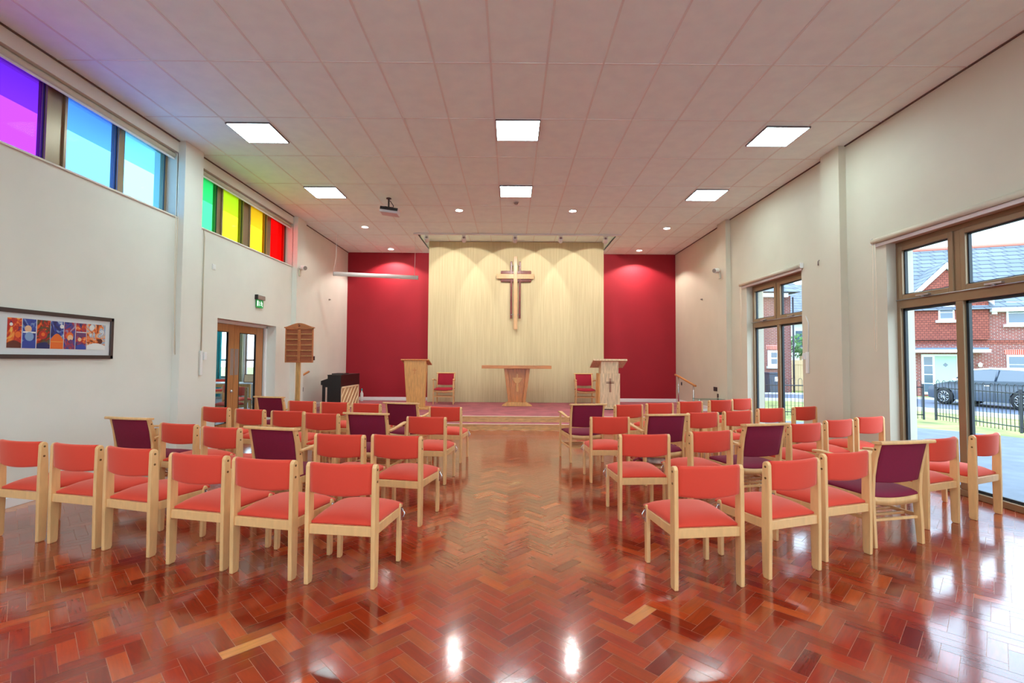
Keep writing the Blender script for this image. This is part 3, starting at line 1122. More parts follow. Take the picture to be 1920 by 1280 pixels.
SEATS = [
    ('L', 1, 0, 0, -3.94, 3.96, -12.9), ('L', 1, 1, 0, -3.38, 3.83, -13.6), ('L', 1, 2, 0, -2.85, 3.69, -16.4),
    ('L', 1, 3, 0, -2.19, 3.46, -13.2), ('L', 1, 4, 0, -1.66, 3.32, -12.8), ('L', 1, 5, 0, -1.09, 3.19, -8.0),
    ('L', 2, 0, 1, -3.94, 5.06, -12.0), ('L', 2, 1, 0, -3.41, 5.04, -16.1), ('L', 2, 2, 0, -2.83, 4.80, -18.0),
    ('L', 2, 3, 1, -2.15, 4.41, -14.0), ('L', 2, 4, 0, -1.53, 4.40, -9.6), ('L', 2, 5, 0, -1.01, 4.36, -12.0),
    ('L', 3, 0, 0, -4.06, 6.74, -18.0), ('L', 3, 1, 0, -3.46, 6.50, -16.6), ('L', 3, 2, 0, -2.87, 6.31, -11.5),
    ('L', 3, 3, 0, -2.34, 6.06, -12.1), ('L', 3, 4, 1, -1.66, 5.62, -9.0), ('L', 3, 5, 0, -0.99, 5.76, -7.5),
    ('L', 4, 0, 1, -3.91, 7.91, -12.5), ('L', 4, 1, 0, -3.33, 7.79, -11.8), ('L', 4, 2, 0, -2.74, 7.61, -10.0),
    ('L', 4, 3, 0, -2.19, 7.42, -12.5), ('L', 4, 4, 1, -1.56, 6.96, -13.4), ('L', 4, 5, 0, -0.93, 6.97, -7.5),
    ('R', 1, 0, 0, 1.28, 3.19, 7.4), ('R', 1, 1, 0, 1.95, 3.40, 19.4), ('R', 1, 2, 0, 2.52, 3.69, 18.4),
    ('R', 1, 3, 1, 3.11, 3.87, 12.6), ('R', 1, 4, 0, 3.86, 4.40, 22.0), ('R', 1, 5, 0, 4.53, 4.67, 24.1),
    ('R', 2, 0, 0, 1.23, 4.51, 4.0), ('R', 2, 1, 0, 1.94, 4.75, 16.2), ('R', 2, 2, 1, 2.55, 4.89, 15.2),
    ('R', 2, 3, 0, 3.23, 5.37, 18.7), ('R', 2, 4, 0, 3.85, 5.74, 22.6), ('R', 2, 5, 0, 4.45, 6.06, 19.0),
    ('R', 3, 0, 0, 1.19, 5.87, 2.0), ('R', 3, 1, 1, 1.82, 5.70, 8.0), ('R', 3, 2, 0, 2.53, 6.44, 16.0),
    ('R', 3, 3, 0, 3.10, 6.68, 18.3), ('R', 3, 4, 0, 3.77, 7.09, 16.5), ('R', 3, 5, 0, 4.43, 7.36, 21.2),
    ('R', 4, 0, 1, 1.10, 6.96, 8.0), ('R', 4, 1, 0, 1.81, 7.51, 14.8), ('R', 4, 2, 0, 2.38, 7.81, 13.6),
    ('R', 4, 3, 0, 3.00, 8.17, 17.2), ('R', 4, 4, 0, 3.65, 8.50, 16.0), ('R', 4, 5, 0, 4.18, 8.85, 22.0)]
ROWN = {1: 'nearest row', 2: 'second row', 3: 'third row', 4: 'row nearest the platform'}
POSL = ['at the wall end', 'second from the wall', 'third from the wall', 'third from the aisle', 'second from the aisle', 'at the aisle end']
POSR = ['at the aisle end', 'second from the aisle', 'third from the aisle', 'third from the wall', 'second from the wall', 'at the wall end']
proto_c = coral_chair()
proto_a = arm_chair()
used = {0: False, 1: False}
for blk, row, i, isarm, x, y, rz in SEATS:
    proto = proto_a if isarm else proto_c
    o = proto if not used[isarm] else copy_tree(proto)
    used[isarm] = True
    a = R(rz)
    if isarm:
        x, y = x - math.sin(a) * 0.062, y + math.cos(a) * 0.062
    o.location = (x, y, 0.0)
    o.rotation_euler = (0, 0, a)
    side = 'left' if blk == 'L' else 'right'
    pos = (POSL if blk == 'L' else POSR)[i]
    if isarm:
        tag(o, 'purple upholstered wooden armchair, %s seats, %s, %s' % (side, ROWN[row], pos), 'armchair', 'purple armchairs among the rows')
    else:
        tag(o, 'coral upholstered wooden chair, %s seats, %s, %s' % (side, ROWN[row], pos), 'chair', 'coral chairs in the rows')

# stage armchairs
st = arm_chair('crimson')
tag(st, 'crimson armchair on platform beside the left lectern', 'armchair', 'crimson armchairs on the platform')
st.location = (-1.82, 13.60, PLAT)
st.rotation_euler = (0, 0, PI)
s2 = copy_tree(st)
tag(s2, 'crimson armchair on platform beside the right pale lectern', 'armchair', 'crimson armchairs on the platform')
s2.location = (2.03, 13.62, PLAT)

# ------------------------------------------------------------------ altar
AX, AY = 0.15, 12.95
t = thing('altar_table', 'honey oak altar table with tapered carved pedestal on platform', 'altar', (AX, AY, PLAT))
b = B(); b.box(-0.765, 1.055, AY - 0.28, AY + 0.30, 1.232, 1.312); b.build('table_top', M['altartop'], t, bevel=0.005)
b = B()
yF = AY - 0.12
b.prism([(-0.03, 0.33), (0.345, 0.33), (0.46, 1.232), (-0.145, 1.232)], 'y', AY - 0.09, AY + 0.12)
b.build('pedestal_panel', M['altaroak'], t)
for sgn in (-1, 1):
    b = B()
    c = 0.158
    xt, xb_ = 0.343, 0.222
    b.prism([(c + sgn * (xb_ - 0.075), 0.33), (c + sgn * xb_, 0.33), (c + sgn * xt, 1.232), (c + sgn * (xt - 0.10), 1.232)], 'y', AY - 0.17, AY + 0.17)
    b.build('side_stile', M['altaroak'], t, bevel=0.005)
b = B()
b.prism([(-0.235, PLAT), (-0.20, PLAT + 0.02), (-0.08, PLAT + 0.10), (0.39, PLAT + 0.10), (0.53, PLAT + 0.02), (0.565, PLAT)], 'y', AY - 0.20, AY + 0.20)
b.build('foot', M['lectern'], t, bevel=0.004)
b = B()
ye = AY - 0.09
b.box(0.135, 0.195, ye - 0.03, ye, 0.62, 0.84)
b.box(0.145, 0.185, ye - 0.02, ye, 0.90, 1.09)
b.prism([(0.05, 0.975), (0.28, 0.975), (0.275, 0.93), (0.24, 0.875), (0.20, 0.845), (0.165, 0.84), (0.13, 0.845), (0.09, 0.875), (0.055, 0.93)], 'y', ye - 0.025, ye)
b.box(0.035, 0.295, ye - 0.03, ye, 0.962, 0.988)
b.build('carved_emblem', M['lectern'], t, bevel=0.003)

# ------------------------------------------------------------------ lecterns
LY = 11.78
t = thing('lectern', 'golden oak tapered lectern on the left of the platform', 'lectern', (-2.31, LY + 0.2, PLAT))
b = B()
v0 = [(-2.60, LY, 1.44), (-2.06, LY, 1.44), (-2.52, LY, 0.285), (-2.11, LY, 0.285)]
bm_ = b.bm
F_ = [(-2.60, LY, 1.43), (-2.06, LY, 1.43), (-2.10, LY + 0.03, 0.30), (-2.52, LY + 0.03, 0.30)]
K_ = [(-2.58, LY + 0.36, 1.32), (-2.08, LY + 0.36, 1.32), (-2.12, LY + 0.30, 0.30), (-2.50, LY + 0.30, 0.30)]
A_ = [bm_.verts.new(p) for p in F_]
C_ = [bm_.verts.new(p) for p in K_]
bm_.faces.new(A_); bm_.faces.new(C_)
for k in range(4):
    bm_.faces.new((A_[k], A_[(k + 1) % 4], C_[(k + 1) % 4], C_[k]))
b.build('body', M['lectern'], t, bevel=0.006)
b = B(); b.box(-2.665, -1.985, LY - 0.03, LY + 0.47, 1.435, 1.465, rot=Matrix.Rotation(R(-14), 3, 'X'), piv=(-2.3, LY - 0.03, 1.46)); b.build('book_rest', M['altaroak'], t, bevel=0.004)
b = B(); b.box(-2.60, -1.98, LY - 0.07, LY + 0.40, PLAT, PLAT + 0.05); b.build('base', M['lectern'], t, bevel=0.008)
b = B()
b.box(-2.342, -2.328, LY - 0.004, LY + 0.004, 1.10, 1.26); b.box(-2.385, -2.285, LY - 0.004, LY + 0.004, 1.19, 1.205)
b.build('carved_cross', M['altaroak'], t)

LY = 12.0
t = thing('lectern', 'pale limed oak lectern with dark edged cross on the right of platform', 'lectern', (2.44, LY + 0.2, PLAT))
b = B(); b.box(2.20, 2.69, LY, LY + 0.36, 0.31, 1.14); b.build('lower_column', M['paleoak'], t, bevel=0.004)
b = B(); b.box(2.165, 2.20, LY + 0.02, LY + 0.36, 0.31, 1.14); b.build('side_panel', M['lectern'], t, bevel=0.003)
b = B(); b.box(2.225, 2.655, LY + 0.02, LY + 0.34, 1.14, 1.46); b.build('upper_column', M['paleoak'], t, bevel=0.004)
b = B(); b.box(2.02, 2.86, LY - 0.04, LY + 0.50, 1.455, 1.50, rot=Matrix.Rotation(R(-20), 3, 'X'), piv=(2.4, LY - 0.04, 1.49)); b.build('book_rest', M['paleoak'], t, bevel=0.004)
b = B(); b.box(2.18, 2.72, LY - 0.06, LY + 0.42, PLAT + 0.02, 0.31); b.build('base', M['paleoak'], t, bevel=0.004)
b = B(); b.box(2.21, 2.69, LY - 0.04, LY + 0.40, PLAT, PLAT + 0.02); b.build('plinth', M['black'], t)
b = B()
for q in ((2.425, 2.437, 0.68, 1.02), (2.455, 2.467, 0.68, 1.02), (2.35, 2.54, 0.925, 0.936), (2.35, 2.54, 0.895, 0.906)):
    b.box(q[0], q[1], LY - 0.010, LY, q[2], q[3])
b.build('cross_emblem', M['mahog'], t)

# ------------------------------------------------------------------ wall cross
YC = PY
t = thing('wall_cross', 'large wooden cross of light oak over dark mahogany bars on cream panel', 'cross', (0.11, YC - 0.06, 2.33))
b = B()
b.prism([(0.065, 2.33), (0.172, 2.33), (0.16, 4.41), (0.055, 4.41)], 'y', YC - 0.13, YC - 0.095)
b.build('upright', M['crossoak'], t, bevel=0.006)
b = B(); b.box(-0.43, 0.64, YC - 0.11, YC - 0.075, 3.775, 3.915); b.build('crossbar', M['crossoak'], t, bevel=0.006)
for x in (-0.01, 0.235):
    b = B(); b.box(x - 0.028, x + 0.028, YC - 0.085, YC - 0.055, 2.64, 4.28); b.build('dark_upright', M['mahog'], t, bevel=0.012, seg=3)
for z in (3.965, 3.735):
    b = B(); b.box(-0.31, 0.555, YC - 0.07, YC - 0.035, z - 0.045, z + 0.045); b.build('dark_crossbar', M['mahog'], t, bevel=0.012, seg=3)
b = B()
for x in (-0.01, 0.235):
    for z in (2.75, 4.15):
        b.cyl((x, YC - 0.07, z), (x, YC, z), 0.012, 8)
b.cyl((0.11, YC - 0.1, 3.85), (0.11, YC, 3.85), 0.02, 8)
for z in (2.75, 4.15):
    b.cyl((-0.01, YC - 0.09, z), (0.235, YC - 0.09, z), 0.008, 8)
b.build('fixing_pin', M['steel'], t)

# ------------------------------------------------------------------ hymn board
HX, HY = -4.38, 10.05
t = thing('hymn_board', 'wooden hymn number board with arched top on tall pole', 'hymn board', (HX, HY, 0))
rz = R(-4)
b = B()
b.box(HX - 0.275, HX + 0.275, HY, HY + 0.018, 1.385, 2.075)
b.build('back_board', M['boardback'], t)
b = B()
for q in ((-0.285, -0.265, 1.385, 2.08), (0.265, 0.285, 1.385, 2.08), (-0.028, 0.028, 1.39, 2.08), (-0.285, 0.285, 1.375, 1.395), (-0.285, 0.285, 2.06, 2.085)):
    b.box(HX + q[0], HX + q[1], HY - 0.03, HY + 0.018, q[2], q[3])
b.build('board_frame', M['boardwood'], t, bevel=0.003)
for k in range(1, 6):
    z = 1.395 + k * 0.113
    for sx in (-1, 1):
        b = B(); b.box(HX + sx * 0.147 - 0.118, HX + sx * 0.147 + 0.118, HY - 0.024, HY, z, z + 0.012)
        b.build('number_rail', M['polewood'], t)
b = B()
pts = [(-0.31, 2.085)]
for k in range(0, 21):
    u = -1 + 2 * k / 20
    h = 0.012 + 0.085 * (0.5 + 0.5 * math.cos(PI * u)) ** 0.8
    pts.append((0.31 * u, 2.095 + h))
pts.append((0.31, 2.085))
b.prism([(HX + x, z) for x, z in pts], 'y', HY - 0.035, HY + 0.018)
b.build('arched_crest', M['boardwood'], t, bevel=0.003)
b = B()
b.tube([(HX - 0.02, HY - 0.036, 2.165), (HX + 0.005, HY - 0.036, 2.155), (HX + 0.018, HY - 0.036, 2.135), (HX + 0.002, HY - 0.036, 2.118), (HX - 0.014, HY - 0.036, 2.132)], 0.008, 6)
b.build('carved_scroll', M['mahog'], t)
b = B(); b.box(HX - 0.075, HX + 0.012, HY + 0.018, HY + 0.068, 0.03, 1.7); b.build('pole', M['polewood'], t, bevel=0.004)
b = B(); b.box(HX - 0.22, HX + 0.16, HY - 0.10, HY + 0.09, 0.0, 0.03); b.build('foot', M['polewood'], t, bevel=0.004)

# ------------------------------------------------------------------ piano
t = thing('digital_piano', 'dark upright piano side-on by left wall with slatted pale back panel', 'piano', (-4.15, 11.9, PLAT))
y0, y1 = 11.25, 12.62
xb0, xb1, zt = -4.33, -3.93, 1.075
b = B()
b.prism([(xb1, PLAT), (xb1, zt), (-4.235, zt), (-4.235, 1.0), (-4.39, 0.945), (-4.39, 0.855), (-4.355, 0.845), (-4.355, PLAT + 0.0), (-4.29, PLAT), (-4.29, 0.80), (-4.24, 0.80), (-4.24, PLAT)], 'y', y0, y0 + 0.03)
b.build('side_panel', M['black'], t)
b = B()
b.prism([(xb1, PLAT), (xb1, zt), (-4.235, zt), (-4.235, 1.0), (-4.39, 0.945), (-4.39, 0.855), (-4.355, 0.845), (-4.355, PLAT + 0.0), (-4.29, PLAT), (-4.29, 0.80), (-4.24, 0.80), (-4.24, PLAT)], 'y', y1 - 0.03, y1)
b.build('side_panel', M['black'], t)
b = B()
b.box(-4.235, xb1 - 0.012, y0 + 0.03, y1 - 0.03, 0.80, zt)
b.box(-4.235, xb1 - 0.05, y0 + 0.03, y1 - 0.03, PLAT + 0.08, 0.80)
b.build('cabinet', M['pianodark'], t)
b = B(); b.prism([(-4.245, zt), (xb1 + 0.01, zt), (xb1 + 0.01, zt + 0.012), (-4.245, zt + 0.012)], 'y', y0 - 0.005, y1 + 0.005); b.build('lid', M['black'], t)
b = B(); b.box(-4.385, -4.235, y0 + 0.03, y1 - 0.03, 0.85, 0.93); b.build('keybed', M['black'], t)
b = B()
for k in range(36):
    yk = y0 + 0.06 + k * (y1 - y0 - 0.12) / 36
    b.box(-4.38, -4.245, yk, yk + 0.032, 0.93, 0.94)
b.build('keys', M['whiteplastic'], t)
b = B(); b.box(xb1 - 0.012, xb1, y0 + 0.03, y1 - 0.03, 0.81, zt); b.build('rear_top_board', M['pianodark'], t)
b = B(); b.box(xb1 - 0.03, xb1 - 0.01, y0 + 0.03, y1 - 0.03, PLAT + 0.03, 0.81); pb = b.build('rear_panel', M['pianopanel'], t)
b = B()
za, zb = PLAT + 0.03, 0.81
b.box(xb1 - 0.01, xb1 + 0.006, y0 + 0.03, y1 - 0.03, zb - 0.035, zb)
b.box(xb1 - 0.01, xb1 + 0.006, y0 + 0.03, y1 - 0.03, za, za + 0.035)
b.box(xb1 - 0.01, xb1 + 0.006, y0 + 0.03, y0 + 0.075, za, zb)
b.box(xb1 - 0.01, xb1 + 0.006, y1 - 0.075, y1 - 0.03, za, zb)
for k in range(-2, 6):
    ya = y0 + 0.05 + k * 0.25
    p = []
    for (yy, zz) in ((ya, za + 0.035), (ya + 0.55, zb - 0.035)):
        p.append((yy, zz))
    # clip to panel
    (ya_, za_), (yb_, zb_) = p
    lo, hi = y0 + 0.075, y1 - 0.075
    if yb_ <= lo or ya_ >= hi:
        continue
    if ya_ < lo:
        f_ = (lo - ya_) / (yb_ - ya_); ya_, za_ = lo, za_ + f_ * (zb_ - za_)
    if yb_ > hi:
        f_ = (hi - ya_) / (yb_ - ya_); yb_, zb_ = hi, za_ + f_ * (zb_ - za_)
    wv = 0.03
    b.prism([(ya_ - wv / 2, za_), (ya_ + wv / 2, za_), (yb_ + wv / 2, zb_), (yb_ - wv / 2, zb_)], 'x', xb1 - 0.01, xb1 + 0.004)
b.build('diagonal_rib', M['pianorib'], t)
b = B(); b.box(xb1, xb1 + 0.002, 11.98, 12.10, 0.915, 0.945); b.build('maker_badge', plain('badge', (96, 40, 28), 0.4, 0.4), t)
tag(B().box(-4.28, -4.02, 11.55, 12.15, zt + 0.013, zt + 0.035, rot=Matrix.Rotation(R(6), 3, 'Z')).build('music_folder', M['black']), 'thin black folder lying flat on piano top', 'folder')
t = thing('bottle', 'white spray bottle standing on floor behind the piano', 'bottle', (-4.28, 14.0, PLAT))
b = B(); b.lathe([(0.04, 0), (0.042, 0.01), (0.042, 0.22), (0.018, 0.27), (0.016, 0.30)], (-4.28, 14.0, PLAT), 16); b.build('body', M['whiteplastic'], t)
b = B(); b.lathe([(0.02, 0.30), (0.02, 0.34), (0.012, 0.36)], (-4.28, 14.0, PLAT), 12); b.build('cap', M['curtain'], t)

# ------------------------------------------------------------------ handrails
t = thing('handrail', 'wooden handrail on two white posts by right wall of platform', 'handrail', (4.35, 12.1, PLAT))
b = B(); b.tube([(4.27, 12.65, 1.10), (4.29, 12.4, 1.06), (4.38, 11.55, 0.87)], 0.026, 12); b.build('rail', M['altartop'], t)
for (x, y, z) in ((4.285, 12.45, 1.04), (4.37, 11.65, 0.87)):
    b = B(); b.cyl((x, y, PLAT), (x, y, z), 0.020, 12); b.lathe([(0.04, 0), (0.04, 0.008)], (x, y, PLAT), 16); b.build('post', M['chrome'], t)
t = thing('handrail', 'short wooden handrail bracketed to left wall behind hymn board', 'handrail', (-4.78, 11.2, 1.0))
b = B(); b.tube([(-4.78, 10.75, 0.99), (-4.78, 11.5, 1.15)], 0.024, 12); b.build('rail', M['altartop'], t)
b = B(); b.tube([(-4.78, 11.15, 1.05), (-4.79, 11.15, 1.01), (-4.83, 11.15, 1.0), (-4.85, 11.15, 1.0)], 0.007, 8); b.lathe([(0.03, 0), (0.03, 0.006)], (-4.854, 11.15, 1.0), 14, 'x'); b.build('bracket', M['steel'], t)

# ------------------------------------------------------------------ projection screen case
t = thing('projection_screen', 'white tubular projection screen case hung on cords before red wall', 'projection screen', (-3.4, 12.2, 3.50))
pa, pb_ = Vector((-4.40, 11.95, 3.560)), Vector((-2.41, 12.42, 3.555))
b = B(); b.cyl(pa, pb_, 0.052, 20); b.build('case', M['white'], t)
b = B(); dd = (pb_ - pa).normalized(); b.cyl(pa - dd * 0.012, pa, 0.054, 20); b.cyl(pb_, pb_ + dd * 0.012, 0.054, 20); b.build('end_cap', M['grey'], t)
b = B()
b.tube([pa + Vector((-0.01, 0, 0.03)), (-4.36, 11.98, 4.02), (-4.37, 12.0, 4.2), (-4.37, 12.0, CZ)], 0.005, 6)
b.tube([pa + Vector((0.05, 0, 0.05)), (-4.35, 11.98, 4.61)], 0.002, 5)
b.build('cord', M['whiteplastic'], t)
b = B(); b.tube([pb_ + Vector((-0.09, 0, 0.05)), pb_ + Vector((-0.08, 0, 0.5)), (-2.49, 12.42, CZ)], 0.005, 6); b.build('cord', M['whiteplastic'], t)

# ------------------------------------------------------------------ projector
t = thing('projector', 'white and black projector on short ceiling pole', 'projector', (-2.40, 9.45, 4.28))
rm = Matrix.Rotation(R(7), 3, 'Y') @ Matrix.Rotation(R(3), 3, 'Z')
pc = (-2.40, 9.45, 4.36)
b = B(); b.box(-2.575, -2.225, 9.32, 9.60, 4.30, 4.41, rot=rm, piv=pc); b.build('body', plain('projector_grey', (206, 196, 202), 0.4), t, bevel=0.015, seg=3)
b = B(); b.box(-2.57, -2.23, 9.312, 9.322, 4.35, 4.405, rot=rm, piv=pc); b.build('rear_connector_panel', M['black'], t)
b = B(); b.cyl((-2.42, 9.42, 4.40), (-2.42, 9.42, CZ), 0.016, 12); b.lathe([(0.05, 0), (0.05, 0.012)], (-2.42, 9.42, CZ - 0.012), 16); b.build('ceiling_pole', M['darkgrey'], t)
b = B(); b.box(-2.50, -2.33, 9.38, 9.50, 4.408, 4.43, rot=rm, piv=pc); b.build('mount_plate', M['darkgrey'], t)
b = B(); b.tube([(-2.41, 9.40, 4.56), (-2.37, 9.36, 4.53), (-2.33, 9.33, 4.47), (-2.30, 9.30, 4.43), (-2.30, 9.31, 4.40)], 0.008, 6); b.build('cable', M['black'], t)
b = B(); b.lathe([(0.03, 0), (0.034, 0.02)], (-2.30, 9.60, 4.35), 16, 'y'); b.build('lens', M['houseglass'], t)

# ------------------------------------------------------------------ wall speakers / sensors on the piers
def wall_speaker(x, y, z, sx, label):
    t = thing('wall_speaker', label, 'speaker', (x, y, z), group='small white wall speakers')
    b = B(); b.box(min(x, x + sx * 0.03), max(x, x + sx * 0.03), y - 0.03, y + 0.03, z - 0.12, z + 0.02); b.build('bracket', M['offwhite'], t)
    aim = Vector((sx * 0.75, -0.5, -0.15)).normalized()
    c = Vector((x + sx * 0.10, y - 0.02, z + 0.06))
    b = B(); b.cyl(c - aim * 0.08, c + aim * 0.07, 0.055, 18); b.build('cabinet', M['whiteplastic'], t, bevel=0.008)
    b = B(); b.cyl(c + aim * 0.07, c + aim * 0.074, 0.046, 18); b.build('grille', M['grey'], t)


wall_speaker(-4.75, 10.80, 3.42, 1, 'small white round speaker on left pier beside red window')
wall_speaker(4.75, 11.0, 3.46, -1, 'small white round speaker on right pier near red wall')

# ------------------------------------------------------------------ left wall fittings
t = thing('exit_sign', 'green emergency exit sign with arrow and running man above door', 'exit sign', (-4.80, 9.3, 2.43))
y0, y1 = 9.17, 9.43
b = B(); b.box(-4.853, -4.79, y0, y1 - 0.0, 2.575, 2.66); b.build('housing', M['grey'], t, bevel=0.008)
b = B(); b.box(-4.853, -4.795, y0 - 0.02, y0, 2.575, 2.665); b.build('end_cap', M['black'], t)
b = B(); b.box(-4.832, -4.826, y0 + 0.005, y1 - 0.01, 2.425, 2.575); sg = b.build('sign_plate', M['green'], t)
b = B()
xs0, xs1 = -4.826, -4.8245
b.box(xs0, xs1, y0 + 0.02, y0 + 0.065, 2.455, 2.555)
b.box(xs0, xs1, y0 + 0.105, y0 + 0.115, 2.475, 2.545)
b.prism([(y0 + 0.095, 2.482), (y0 + 0.125, 2.482), (y0 + 0.11, 2.455)], 'x', xs0, xs1)
ym = y0 + 0.185
b.cyl((xs0, ym - 0.004, 2.545), (xs1, ym - 0.004, 2.545), 0.011, 12)
b.prism([(ym - 0.012, 2.53), (ym + 0.012, 2.528), (ym + 0.018, 2.495), (ym - 0.002, 2.492)], 'x', xs0, xs1)
b.prism([(ym + 0.0, 2.50), (ym + 0.016, 2.495), (ym + 0.036, 2.455), (ym + 0.026, 2.448)], 'x', xs0, xs1)
b.prism([(ym - 0.002, 2.50), (ym + 0.012, 2.495), (ym - 0.012, 2.472), (ym - 0.03, 2.474), (ym - 0.03, 2.481), (ym - 0.014, 2.482)], 'x', xs0, xs1)
b.prism([(ym - 0.012, 2.53), (ym - 0.01, 2.52), (ym - 0.035, 2.508), (ym - 0.036, 2.515)], 'x', xs0, xs1)
b.prism([(ym + 0.01, 2.528), (ym + 0.03, 2.505), (ym + 0.034, 2.51), (ym + 0.014, 2.532)], 'x', xs0, xs1)
b.build('pictogram', M['exitwhite'], t)

t = thing('window_winder', 'white window winder box with cable conduit on left wall', 'window opener', (-4.84, 7.60, 1.19), group='white window winders')
b = B(); b.box(-4.853, -4.825, 7.56, 7.62, 1.19, 1.57); b.build('box', M['whiteplastic'], t, bevel=0.005)
b = B(); b.box(-4.84, -4.80, 7.62, 7.68, 1.43, 1.55); b.build('handle', M['whiteplastic'], t, bevel=0.006)
b = B(); b.tube([(-4.845, 7.60, 1.57), (-4.845, 7.60, 2.6), (-4.845, 7.60, 3.35), (-4.85, 7.58, 3.47), (-4.9, 7.56, 3.52)], 0.008, 8); b.build('conduit', M['offwhite'], t)
t = thing('window_winder', 'white window winder box with cable beside the far tall window', 'window opener', (4.84, 7.93, 1.27), group='white window winders')
b = B(); b.box(4.825, 4.853, 7.90, 7.96, 1.27, 1.62); b.build('box', M['whiteplastic'], t, bevel=0.005)
b = B(); b.box(4.80, 4.84, 7.95, 8.01, 1.50, 1.60); b.build('handle', M['whiteplastic'], t, bevel=0.006)
b = B(); b.tube([(4.845, 7.92, 1.62), (4.845, 7.90, 1.9), (4.845, 7.90, 2.1), (4.848, 7.96, 2.2), (4.90, 8.07, 2.255), (4.94, 8.12, 2.255)], 0.007, 8); b.build('conduit', M['whiteplastic'], t)


def plate(x, y, z, w, h, label, mat, sx, inner=None, name='wall_switch', cat='switch', cut=(0.35, 0.6)):
    t = thing(name, label, cat, (x, y, z - h / 2))
    b = B(); b.box(min(x, x + sx * 0.008), max(x, x + sx * 0.008), y - w / 2, y + w / 2, z - h / 2, z + h / 2); b.build('face_plate', mat, t, bevel=0.002)
    b = B(); b.box(min(x + sx * 0.008, x + sx * 0.011), max(x + sx * 0.008, x + sx * 0.011), y - w * cut[0] / 2, y + w * cut[0] / 2, z - h * cut[1] / 2, z + h * cut[1] / 2)
    b.build('rocker', inner or M['black'], t)


plate(-WX, 7.26, 1.19, 0.09, 0.09, 'small steel key switch with black slot on left wall', M['steel'], 1)
plate(-WX, 7.87, 2.94, 0.09, 0.09, 'small white sounder box high on left wall', M['whiteplastic'], 1, M['whiteplastic'], 'wall_sensor', 'sensor', (0.7, 0.7))
plate(-WX, 11.94, 1.47, 0.15, 0.10, 'black double switch on left wall right of hymn board', M['darkgrey'], 1)
plate(-WX, 11.36, 0.74, 0.05, 0.10, 'narrow black socket below left wall handrail', M['black'], 1, None, 'wall_socket', 'socket')
plate(WX, 11.55, 0.80, 0.20, 0.10, 'upper black double socket on right wall', M['black'], -1, M['darkgrey'], 'wall_socket', 'socket', (0.8, 0.7))
plate(WX, 11.40, 0.655, 0.10, 0.09, 'lower black single socket on right wall', M['black'], -1, M['darkgrey'], 'wall_socket', 'socket', (0.7, 0.7))
plate(WX, 13.84, 0.815, 0.09, 0.09, 'black socket on right wall behind handrail', M['black'], -1, M['darkgrey'], 'wall_socket', 'socket', (0.7, 0.7))
tag(B().lathe([(0.02, 0), (0.02, 0.02), (0.01, 0.05)], (-WX, 12.87, 3.03), 10, 'x').build('wall_hook', M['grey']), 'tiny grey hook on left wall near projection screen', 'hook')
tag(B().lathe([(0.01, -0.05), (0.02, -0.02), (0.02, 0)], (WX, 12.3, 3.03), 10, 'x').build('wall_hook', M['grey']), 'tiny grey hook on right wall near red wall', 'hook')
tag(B().tube([(WX - 0.01, 7.59, 3.06), (WX - 0.03, 7.59, 3.04), (WX - 0.03, 7.59, 2.98)], 0.008, 6).build('wall_hook', M['grey']), 'tiny grey hook on right wall between tall windows', 'hook')

# small clear glass-topped trolley near right wall behind chairs
t = thing('glass_trolley', 'small trolley with aqua glass shelf beside right wall sockets', 'trolley', (4.45, 10.95, PLAT))
b = B(); b.box(4.15, 4.74, 10.75, 11.15, 0.60, 0.612); b.build('glass_shelf', M['aqua'], t)
b = B(); b.box(4.15, 4.74, 10.75, 11.15, 0.36, 0.375); b.build('lower_shelf', M['whiteplastic'], t)
for x in (4.17, 4.72):
    for y in (10.77, 11.13):
        b = B(); b.cyl((x, y, PLAT), (x, y, 0.63), 0.010, 8); b.build('leg', M['chrome'], t)

# bag on the rack under the purple armchair
t = thing('gift_bag', 'crinkled patterned gift bag on rack under purple armchair', 'bag', (1.72, 5.93, 0.218))
b = B()
random.seed(3)


def bagf(i, j, sx=0.15, sy=0.11, sz=0.10, c=(1.74, 5.93, 0.219)):
    th, ph = 2 * PI * i, PI * j
    r_ = 1 + 0.10 * math.sin(5 * th + 3 * ph) + 0.06 * math.sin(11 * th)
    e = 0.6
    cx_ = math.copysign(abs(math.cos(th)) ** e, math.cos(th))
    cy_ = math.copysign(abs(math.sin(th)) ** e, math.sin(th))
    s_ = abs(math.sin(ph)) ** 0.5
    return (c[0] + sx * cx_ * s_ * r_, c[1] + sy * cy_ * s_ * r_, c[2] + sz * 0.5 * (1 - math.cos(ph)))


b.grid(28, 12, bagf)
b.build('bag_body', M['bagpaper'], t)
b = B(); b.tube([(1.60, 5.88, 0.26), (1.52, 5.84, 0.30), (1.47, 5.84, 0.27), (1.49, 5.86, 0.23), (1.58, 5.9, 0.235)], 0.014, 8); b.build('handle', M['bagred'], t)

# ------------------------------------------------------------------ framed picture
t = thing('framed_picture', 'long dark framed row of seven colourful abstract panels on left wall', 'picture', (-4.83, 5.2, 1.44))
fy0, fy1, fz0, fz1 = 4.50, 5.895, 1.44, 1.93
fw = 0.042
b = B()
for q in ((fy0, fy1, fz0, fz0 + fw), (fy0, fy1, fz1 - fw, fz1), (fy0, fy0 + fw, fz0, fz1), (fy1 - fw, fy1, fz0, fz1)):
    b.box(-4.853, -4.822, *q)
b.build('frame', M['darkframe'], t, bevel=0.003)
b = B(); b.box(-4.850, -4.838, fy0 + fw, fy1 - fw, fz0 + fw, fz1 - fw); b.build('mount', M['mount'], t)


